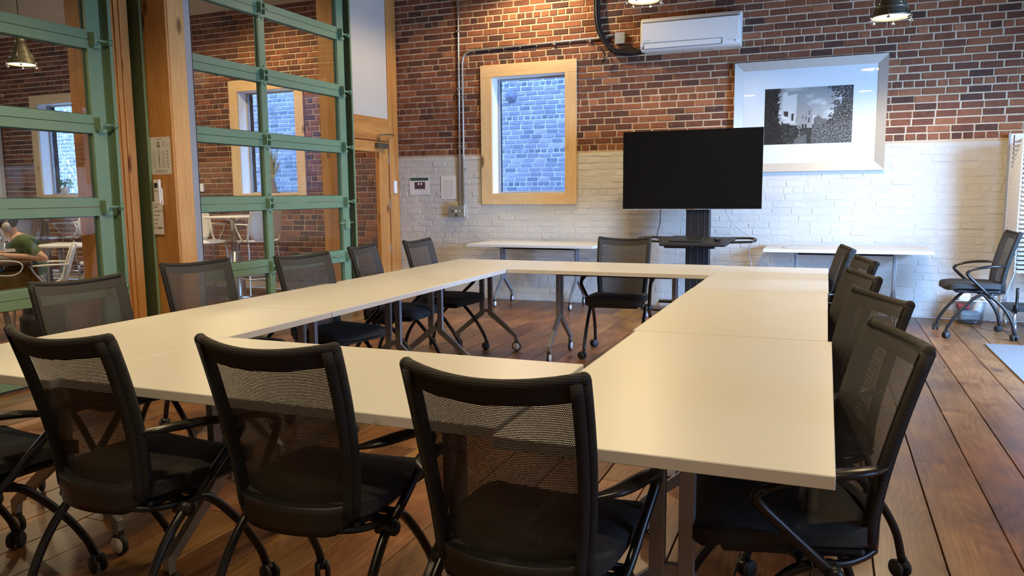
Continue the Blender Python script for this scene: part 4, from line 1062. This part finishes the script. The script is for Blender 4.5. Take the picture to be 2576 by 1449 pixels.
# ------------------------------------------------------------------ cafe behind the glass
def shell_back(w0, w1, h, tilt, thick=.016):
    m_ = MB(); rows = []
    for side in (0, 1):
        g = []
        for j in range(9):
            v = j/8; z = v*h; w = w0+(w1-w0)*v; r_ = []
            if v < .35: w *= .55+.45*math.sin(v/.35*math.pi/2)
            for i in range(9):
                u = i/8*2-1; r_.append(m_.bm.verts.new((u*w/2, -v*tilt-.02*(1-u*u)-side*thick, z)))
            g.append(r_)
        rows.append(g)
    for side in (0, 1):
        for j in range(8):
            for i in range(8):
                g = rows[side]; f = m_.bm.faces.new((g[j][i], g[j][i+1], g[j+1][i+1], g[j+1][i])); f.smooth = True
    a, b = rows
    for j in range(8):
        m_.bm.faces.new((a[j][0], b[j][0], b[j+1][0], a[j+1][0])); m_.bm.faces.new((a[j][8], a[j+1][8], b[j+1][8], b[j][8]))
    for i in range(8):
        m_.bm.faces.new((a[0][i], a[0][i+1], b[0][i+1], b[0][i])); m_.bm.faces.new((a[8][i], b[8][i], b[8][i+1], a[8][i+1]))
    return m_
def make_cafe_chair(label, hs, group, arms=True):
    """white plastic seat at height hs on silver legs; faces local +y"""
    s = thing('cafe_stool' if hs > .6 else 'cafe_chair', label, 'stool' if hs > .6 else 'chair', (0, 0, 0), 0, group)
    obj('seat', cushion(.44, .43, .03), 'white_plastic', s, (0, 0, hs))
    b = obj('backrest', shell_back(.42, .40, .40, .12), 'white_plastic', s, (0, -.20, hs+.01))
    for sg in (-1, 1):
        obj('back_post', MB().tube(spline([(sg*.20, -.13, hs+.0), (sg*.205, -.205, hs+.05), (sg*.205, -.25, hs+.20), (sg*.19, -.32, hs+.40)], 4), .013, 8), 'white_plastic', s)
        obj('leg', MB().tube(spline([(sg*.16, .12, hs-.02), (sg*.185, .19, hs-.05), (sg*.20, .215, hs*.55), (sg*.225, .24, .008)], 5), .011, 8), 'alu', s)
        obj('leg', MB().tube(spline([(sg*.16, -.10, hs-.02), (sg*.185, -.17, hs-.05), (sg*.20, -.20, hs*.55), (sg*.225, -.25, .008)], 5), .011, 8), 'alu', s)
        if arms:
            obj('armrest', MB().tube(spline([(sg*.215, -.26, hs+.215), (sg*.255, -.10, hs+.22), (sg*.255, .07, hs+.215)], 4), .016, 8, flat=.6), 'white_plastic', s)
            obj('arm_post', MB().tube(spline([(sg*.255, .06, hs+.21), (sg*.245, .02, hs+.13), (sg*.22, -.08, hs-.01)], 4), .010, 8), 'alu', s)
    if hs > .6: obj('foot_ring', MB().tube([(-.21, .225, .28), (.21, .225, .28), (.212, -.225, .28), (-.212, -.225, .28), (-.21, .225, .28)], .009, 8), 'alu', s)
    return s
s = thing('bar_table', 'high round white table on a silver column behind the far glass door', 'table', (-7.10, 7.98, 0))
obj('table_top', MB().lathe([(0, 1.035), (.37, 1.035), (.385, 1.045), (.385, 1.055), (.37, 1.062), (0, 1.062)], 40, cap=False), 'white_plastic', s)
obj('column', MB().lathe([(.055, .02), (.055, 1.0), (.12, 1.035)], 20).lathe([(.11, .015), (.07, .60), (.056, .61)], 20, cap=False), 'alu', s)
obj('base', MB().lathe([(0, 0), (.26, 0), (.26, .010), (.10, .03), (0, .03)], 28, cap=False), 'alu', s)
st = make_cafe_chair('white bar stool to the right of the high round table', .745, 'white bar stools in the cafe'); st.location = (-6.70, 7.93, 0); st.rotation_euler = (0, 0, R(62))
place_copy(st, (-7.38, 7.74, 0), R(-112), 'white bar stool at the left of the high round table, partly hidden by steel')
place_copy(st, (-10.40, 7.45, 0), R(54), 'white bar stool behind the seated man')
place_copy(st, (-10.12, 7.98, 0), R(112), 'white bar stool in the far corner seen past the seated man')
s = thing('bar_table', 'high table on a grey steel column behind the seated man', 'table', (-9.87, 7.42, 0))
obj('table_top', MB().lathe([(0, 1.035), (.37, 1.035), (.385, 1.045), (.385, 1.055), (.37, 1.062), (0, 1.062)], 40, cap=False), 'dark_table_wood', s)
obj('column', MB().lathe([(.055, .02), (.055, 1.0), (.12, 1.035)], 20), 'steel', s); obj('base', MB().lathe([(0, 0), (.26, 0), (.26, .010), (.10, .03), (0, .03)], 28, cap=False), 'steel', s)
# low white side table with trestle legs and a chair behind it
s = thing('cafe_table', 'low white table beside the seated man', 'table', (-8.72, 6.90, 0), R(22))
obj('table_top', MB().box(-.38, .36, -.35, .35, .715, .742, .006, 2), 'white_plastic', s)
for sx in (-1, 1):
    for sy in (-1, 1): obj('leg', MB().tube([(sx*.22, sy*.12, .71), (sx*.30, sy*.28, .012)], .017, 8), 'grey_plastic', s)
obj('stretcher', MB().cyl((-.26, 0, .36), (.26, 0, .36), .012, 8), 'grey_plastic', s)
cc = make_cafe_chair('white chair tucked behind the low white table', .46, 'white low cafe chairs'); cc.location = (-9.02, 7.52, 0); cc.rotation_euler = (0, 0, R(150))

# seated man: a is to the right as seen, b is away from the viewer
R0 = Vector((.9272, .3745, 0)).normalized(); F0 = Vector((-.3745, .9272, 0)).normalized()
RV = (R0+F0*.62).normalized(); FV = (F0-R0*.62).normalized(); P0 = Vector((-7.15, 5.143, 0))
def W(a, b, z): return P0 + RV*a + FV*b + Vector((0, 0, z))
FACE = math.atan2((-RV).y, (-RV).x) - math.pi/2
place_copy(cc, tuple(W(.10, 0, 0)), FACE, 'white chair the man in the green shirt sits on')
def skin_body(name, verts, edges, mat, parent, root=0, sub=2):
    me = bpy.data.meshes.new(name); me.from_pydata([tuple(v[0]) for v in verts], edges, []); o = bpy.data.objects.new(name, me); COL.objects.link(o)
    m1 = o.modifiers.new('skin', 'SKIN'); m1.use_smooth_shade = True
    for i, sv in enumerate(me.skin_vertices[0].data):
        r_ = verts[i][1]; sv.radius = (r_, r_) if not isinstance(r_, tuple) else r_; sv.use_root = (i == root)
    m2 = o.modifiers.new('sub', 'SUBSURF'); m2.levels = sub; m2.render_levels = sub
    bake(o); o.data.materials.clear(); o.data.materials.append(MAT[mat])
    for pg in o.data.polygons: pg.use_smooth = True
    if parent: o.parent = parent
    return o
person = thing('person', 'man in green shirt and mustard shorts with headphones typing at a dark table', 'person', tuple(P0))
def Lc(a, b, z): return RV*a + FV*b + Vector((0, 0, z))
def Ls(a, b, z): return Lc(a, b, z if z < .54 else .54+(z-.54)*.91)
V = [(Ls(.06, 0, .54), (.14, .12)), (Ls(.065, 0, .68), (.125, .115)), (Ls(.015, 0, .83), (.145, .125)), (Ls(-.045, 0, .945), (.10, .09)), (Ls(-.08, 0, 1.01), .052), (Ls(-.10, 0, 1.07), .055), (Ls(-.12, 0, 1.125), (.075, .085)), (Ls(-.125, 0, 1.185), (.068, .078))]
E_ = [(i, i+1) for i in range(7)]
def limb(parent_i, pts):
    p_ = parent_i
    for q in pts: V.append(q); E_.append((p_, len(V)-1)); p_ = len(V)-1
    return p_
for sg in (-1, 1):
    el = .185 if sg < 0 else .08
    w_ = limb(3, [(Ls(.015, sg*.150, .92), .056), (Lc(el*.55, sg*.19, .79), .046), (Lc(el, sg*.205, .725), .040), (Lc(el*.3, sg*.20, .762), .036), (Lc(-.10, sg*.17, .775), .027), (Lc(-.15, sg*.16, .785), (.030, .020))])
    for k, (dz, db, ln) in enumerate(((.012, .034, .055), (.010, .016, .085), (.010, .0, .092), (.010, -.016, .086), (.006, -.030, .07))):
        limb(w_, [(Lc(-.185, sg*.155+db, .792+dz*.5), .0095), (Lc(-.185-ln*.55, sg*.155+db*1.15, .792+dz), .0085), (Lc(-.185-ln, sg*.155+db*1.2, .772), .007)])
    limb(0, [(Lc(-.02, sg*.10, .53), .088), (Lc(-.22, sg*.12, .545), .075), (Lc(-.40, sg*.13, .545), .060), (Lc(-.38, sg*.13, .30), .052), (Lc(-.33, sg*.13, .10), .036), (Lc(-.36, sg*.13, .055), .036), (Lc(-.50, sg*.135, .042), .034)])
skin_body('body', V, E_, 'skin', person)
# clothes follow the same skeleton, a little larger, and end at cuffs and hems
V2 = [(Ls(.065, 0, .55), (.160, .138)), (Ls(.065, 0, .68), (.142, .130)), (Ls(.015, 0, .83), (.162, .142)), (Ls(-.04, 0, .945), (.150, .135)), (Ls(-.080, 0, 1.0), .082)]; E2 = [(i, i+1) for i in range(4)]
for sg in (-1, 1):
    el = .185 if sg < 0 else .08
    n_ = len(V2); V2 += [(Ls(.015, sg*.150, .915), .070), (Lc(el*.35, sg*.175, .825), .066), (Lc(el*.68, sg*.195, .765), .062)]; E2 += [(3, n_), (n_, n_+1), (n_+1, n_+2)]
skin_body('t_shirt', V2, E2, 'shirt_green', person)
V3 = [(Lc(.06, 0, .53), (.175, .135))]; E3 = []
for sg in (-1, 1):
    n_ = len(V3); V3 += [(Lc(-.02, sg*.10, .53), .108), (Lc(-.17, sg*.12, .54), .100), (Lc(-.30, sg*.127, .545), .092)]; E3 += [(0, n_), (n_, n_+1), (n_+1, n_+2)]
skin_body('shorts', V3, E3, 'shorts_mustard', person)
obj('hair', MB().ball(tuple(Ls(-0.120, 0, 1.165)), .098, (1.0, .95, .92), 18), 'hair', person)
mb = MB()
for sg in (-1, 1): mb.ball(tuple(Ls(-0.210, sg*.030, 1.125)), .010, (1, 1, 1), 8)
obj('eyes', mb, 'white_plastic', person)
obj('nose', MB().tube([Ls(-0.208, 0, 1.13), Ls(-0.233, 0, 1.095), Ls(-0.210, 0, 1.085)], [.008, .014, .010], 8), 'skin', person)
obj('mouth', MB().tube([Ls(-0.203, -.022, 1.062), Ls(-0.212, 0, 1.060), Ls(-0.203, .022, 1.062)], .006, 6), 'red_cloth', person)
hp = obj('headphones', MB().tube(spline([Ls(-0.120, -.10, 1.11), Ls(-0.115, -.10, 1.19), Ls(-0.105, -.05, 1.26), Ls(-0.105, .05, 1.26), Ls(-0.115, .10, 1.19), Ls(-0.120, .10, 1.11)], 5), .012, 8), 'headphone_grey', person)
for sg in (-1, 1):
    obj('ear_cup', MB().ball(tuple(Ls(-0.123, sg*.097, 1.095)), .046, (.9, .75, 1.05), 14), 'headphone_grey', hp)
for sg in (-1, 1): obj('shoe', MB().ball(tuple(Lc(-.43, sg*.135, .045)), .05, (2.2, 1.2, .9), 12), 'shoe_white', person)
sh_ = obj('shirt_print', MB().box(-.05, .05, -.002, 0, -.015, .015), 'paper', person, tuple(Lc(-.10, -.145, .83)), (0, 0, math.atan2(RV.y, RV.x)))
s = thing('cafe_table', 'dark wooden table with a rounded end that the man types on', 'table', tuple(W(-.50, .02, 0)), math.atan2(RV.y, RV.x))
obj('table_top', MB().box(-.70, .56, -.33, .33, .690, .732, .012, 2), 'dark_table_wood', s)
for sx in (-.5, .30): obj('leg', MB().tube(spline([(sx, 0, .69), (sx, 0, .3), (sx+.03, -.10, .08), (sx+.05, -.22, .015)], 4), .022, 8).tube(spline([(sx, 0, .3), (sx+.03, .10, .08), (sx+.05, .22, .015)], 4), .022, 8), 'grey_plastic', s)
s = thing('laptop', 'thin silver laptop under the hands of the seated man', 'laptop', tuple(W(-.42, -.0, .733)), math.atan2(RV.y, RV.x))
obj('base', MB().box(-.14, .12, -.16, .16, 0, .016, .004), 'alu', s); obj('lid', MB().xbox(Matrix.Translation((-.14, 0, .012)) @ Matrix.Rotation(R(-18), 4, 'Y'), -.006, .0, -.16, .16, 0, .22), 'alu', s)
o = tag(obj('charger_cable', MB().tube(spline([W(-.34, -.33, .745), W(-.10, -.345, .74), W(-.02, -.36, .70), W(-.05, -.36, .63), W(-.14, -.355, .605), W(-.30, -.35, .63)], 6), .006, 6), 'white_plastic'), 'white charger cable looping off the dark table edge', 'cable')
s = thing('backpack', 'black backpack on the cafe floor under the table of the seated man', 'bag', tuple(W(.12, -.40, 0)))
obj('bag_body', cushion(.34, .24, .40), 'bag_black', s, (0, 0, .20)); obj('front_pocket', cushion(.26, .10, .22), 'bag_black', s, (0, -.12, .14))
obj('strap', MB().tube(spline([(-.1, -.10, .38), (-.05, -.14, .44), (.05, -.14, .44), (.1, -.10, .38)], 5), .012, 6), 'bag_black', s)
# sill things
s = thing('grass_vase', 'dried pampas grass tied in a brown vase on the cafe window sill', 'vase', (-7.31, YW+.075, 1.352))
obj('vase', MB().lathe([(0, 0), (.075, 0), (.07, .03), (.03, .20), (.034, .215), (.026, .215), (.0, .20)], 18, cap=False), 'vase_brown', s)
obj('tie', MB().lathe([(.028, .205), (.038, .21), (.038, .255), (.03, .26)], 14, cap=False), 'straw', s)
mb = MB(); rg = random.Random(9)
for k in range(70):
    a = rg.uniform(0, 6.283); sp = rg.uniform(.02, .17); h_ = rg.uniform(.42, .66)
    tip = Vector((math.cos(a)*sp, max(-.06, min(.06, math.sin(a)*sp*.6)), h_)); b0 = Vector((math.cos(a)*.012, math.sin(a)*.012, .20)); md = (b0+tip)/2+Vector((math.cos(a)*sp*.25, 0, .05))
    mb.tube([b0, md, tip], [.0025, .006, .002], 4, caps=False)
o = obj('grass', mb, 'straw', s); o['kind'] = 'stuff'
s = thing('potted_plant', 'small leafy plant in a pale pot on the near cafe window sill', 'plant', (-11.44, YW+.07, 1.372))
obj('pot', MB().lathe([(0, 0), (.05, 0), (.07, .10), (.074, .11), (.06, .11), (0, .10)], 16, cap=False), 'terracotta_white', s)
for k in range(26):
    a = rg.uniform(0, 6.283); r_ = rg.uniform(.04, .16); zz = rg.uniform(.10, .24); M = Matrix.Translation((math.cos(a)*r_*.9, math.sin(a)*r_*.4, zz)) @ Matrix.Rotation(a, 4, 'Z') @ Matrix.Rotation(rg.uniform(-.3, .9), 4, 'Y')
    mb = MB(); pts = [(-.045, 0, 0), (-.01, .022, .008), (.03, .018, .004), (.055, 0, -.006), (.03, -.018, .004), (-.01, -.022, .008)]
    mb.quad([tuple(M @ Vector(q)) for q in pts]); mb.tube([(0, 0, .10), tuple(M @ Vector((-.045, 0, 0)))], .002, 4)
    obj('leaf', mb, 'leaf_green', s)
s = thing('wall_vine', 'pale leafy vine climbing outside the near cafe window', 'vine', (-14.55, Y_OUT-.06, .6))
mb = MB(); mbl = MB()
for k in range(16):
    x = rg.uniform(-.7, .7); pts = [(x, 0, 0)]
    for q in range(7): x += rg.uniform(-.22, .22); pts.append((x, rg.uniform(-.08, .03), (q+1)*.42))
    mb.tube(spline(pts, 3), .008, 5)
for k in range(420):
    c = Vector((rg.uniform(-.9, .9), rg.uniform(-.16, .0), rg.uniform(.1, 3.0))); r_ = rg.uniform(.02, .05); M = Matrix.Translation(c) @ Matrix.Rotation(rg.uniform(0, 6), 4, 'Y') @ Matrix.Rotation(rg.uniform(-.8, .8), 4, 'X')
    mbl.quad([tuple(M @ Vector(q)) for q in ((-r_, 0, 0), (0, 0, r_*.7), (r_, 0, 0), (0, 0, -r_*.7))])
obj('stem', mb, 'vine', s); o = obj('leaves', mbl, 'vine_leaf', s); o['kind'] = 'stuff'
tag(obj('wall_outlet', MB().box(-8.55, -8.48, YW-.035, YW-.004, 1.385, 1.50, .004), 'white_plastic'), 'white electrical outlet on the cafe brick wall', 'outlet')
struct(obj('trim_7', MB().box(-13.4, -12.72, YW-.09, YW-.01, 0, 3.0, .005), 'reveal_white'), 'white door frame at the far left of the cafe', 'door frame')
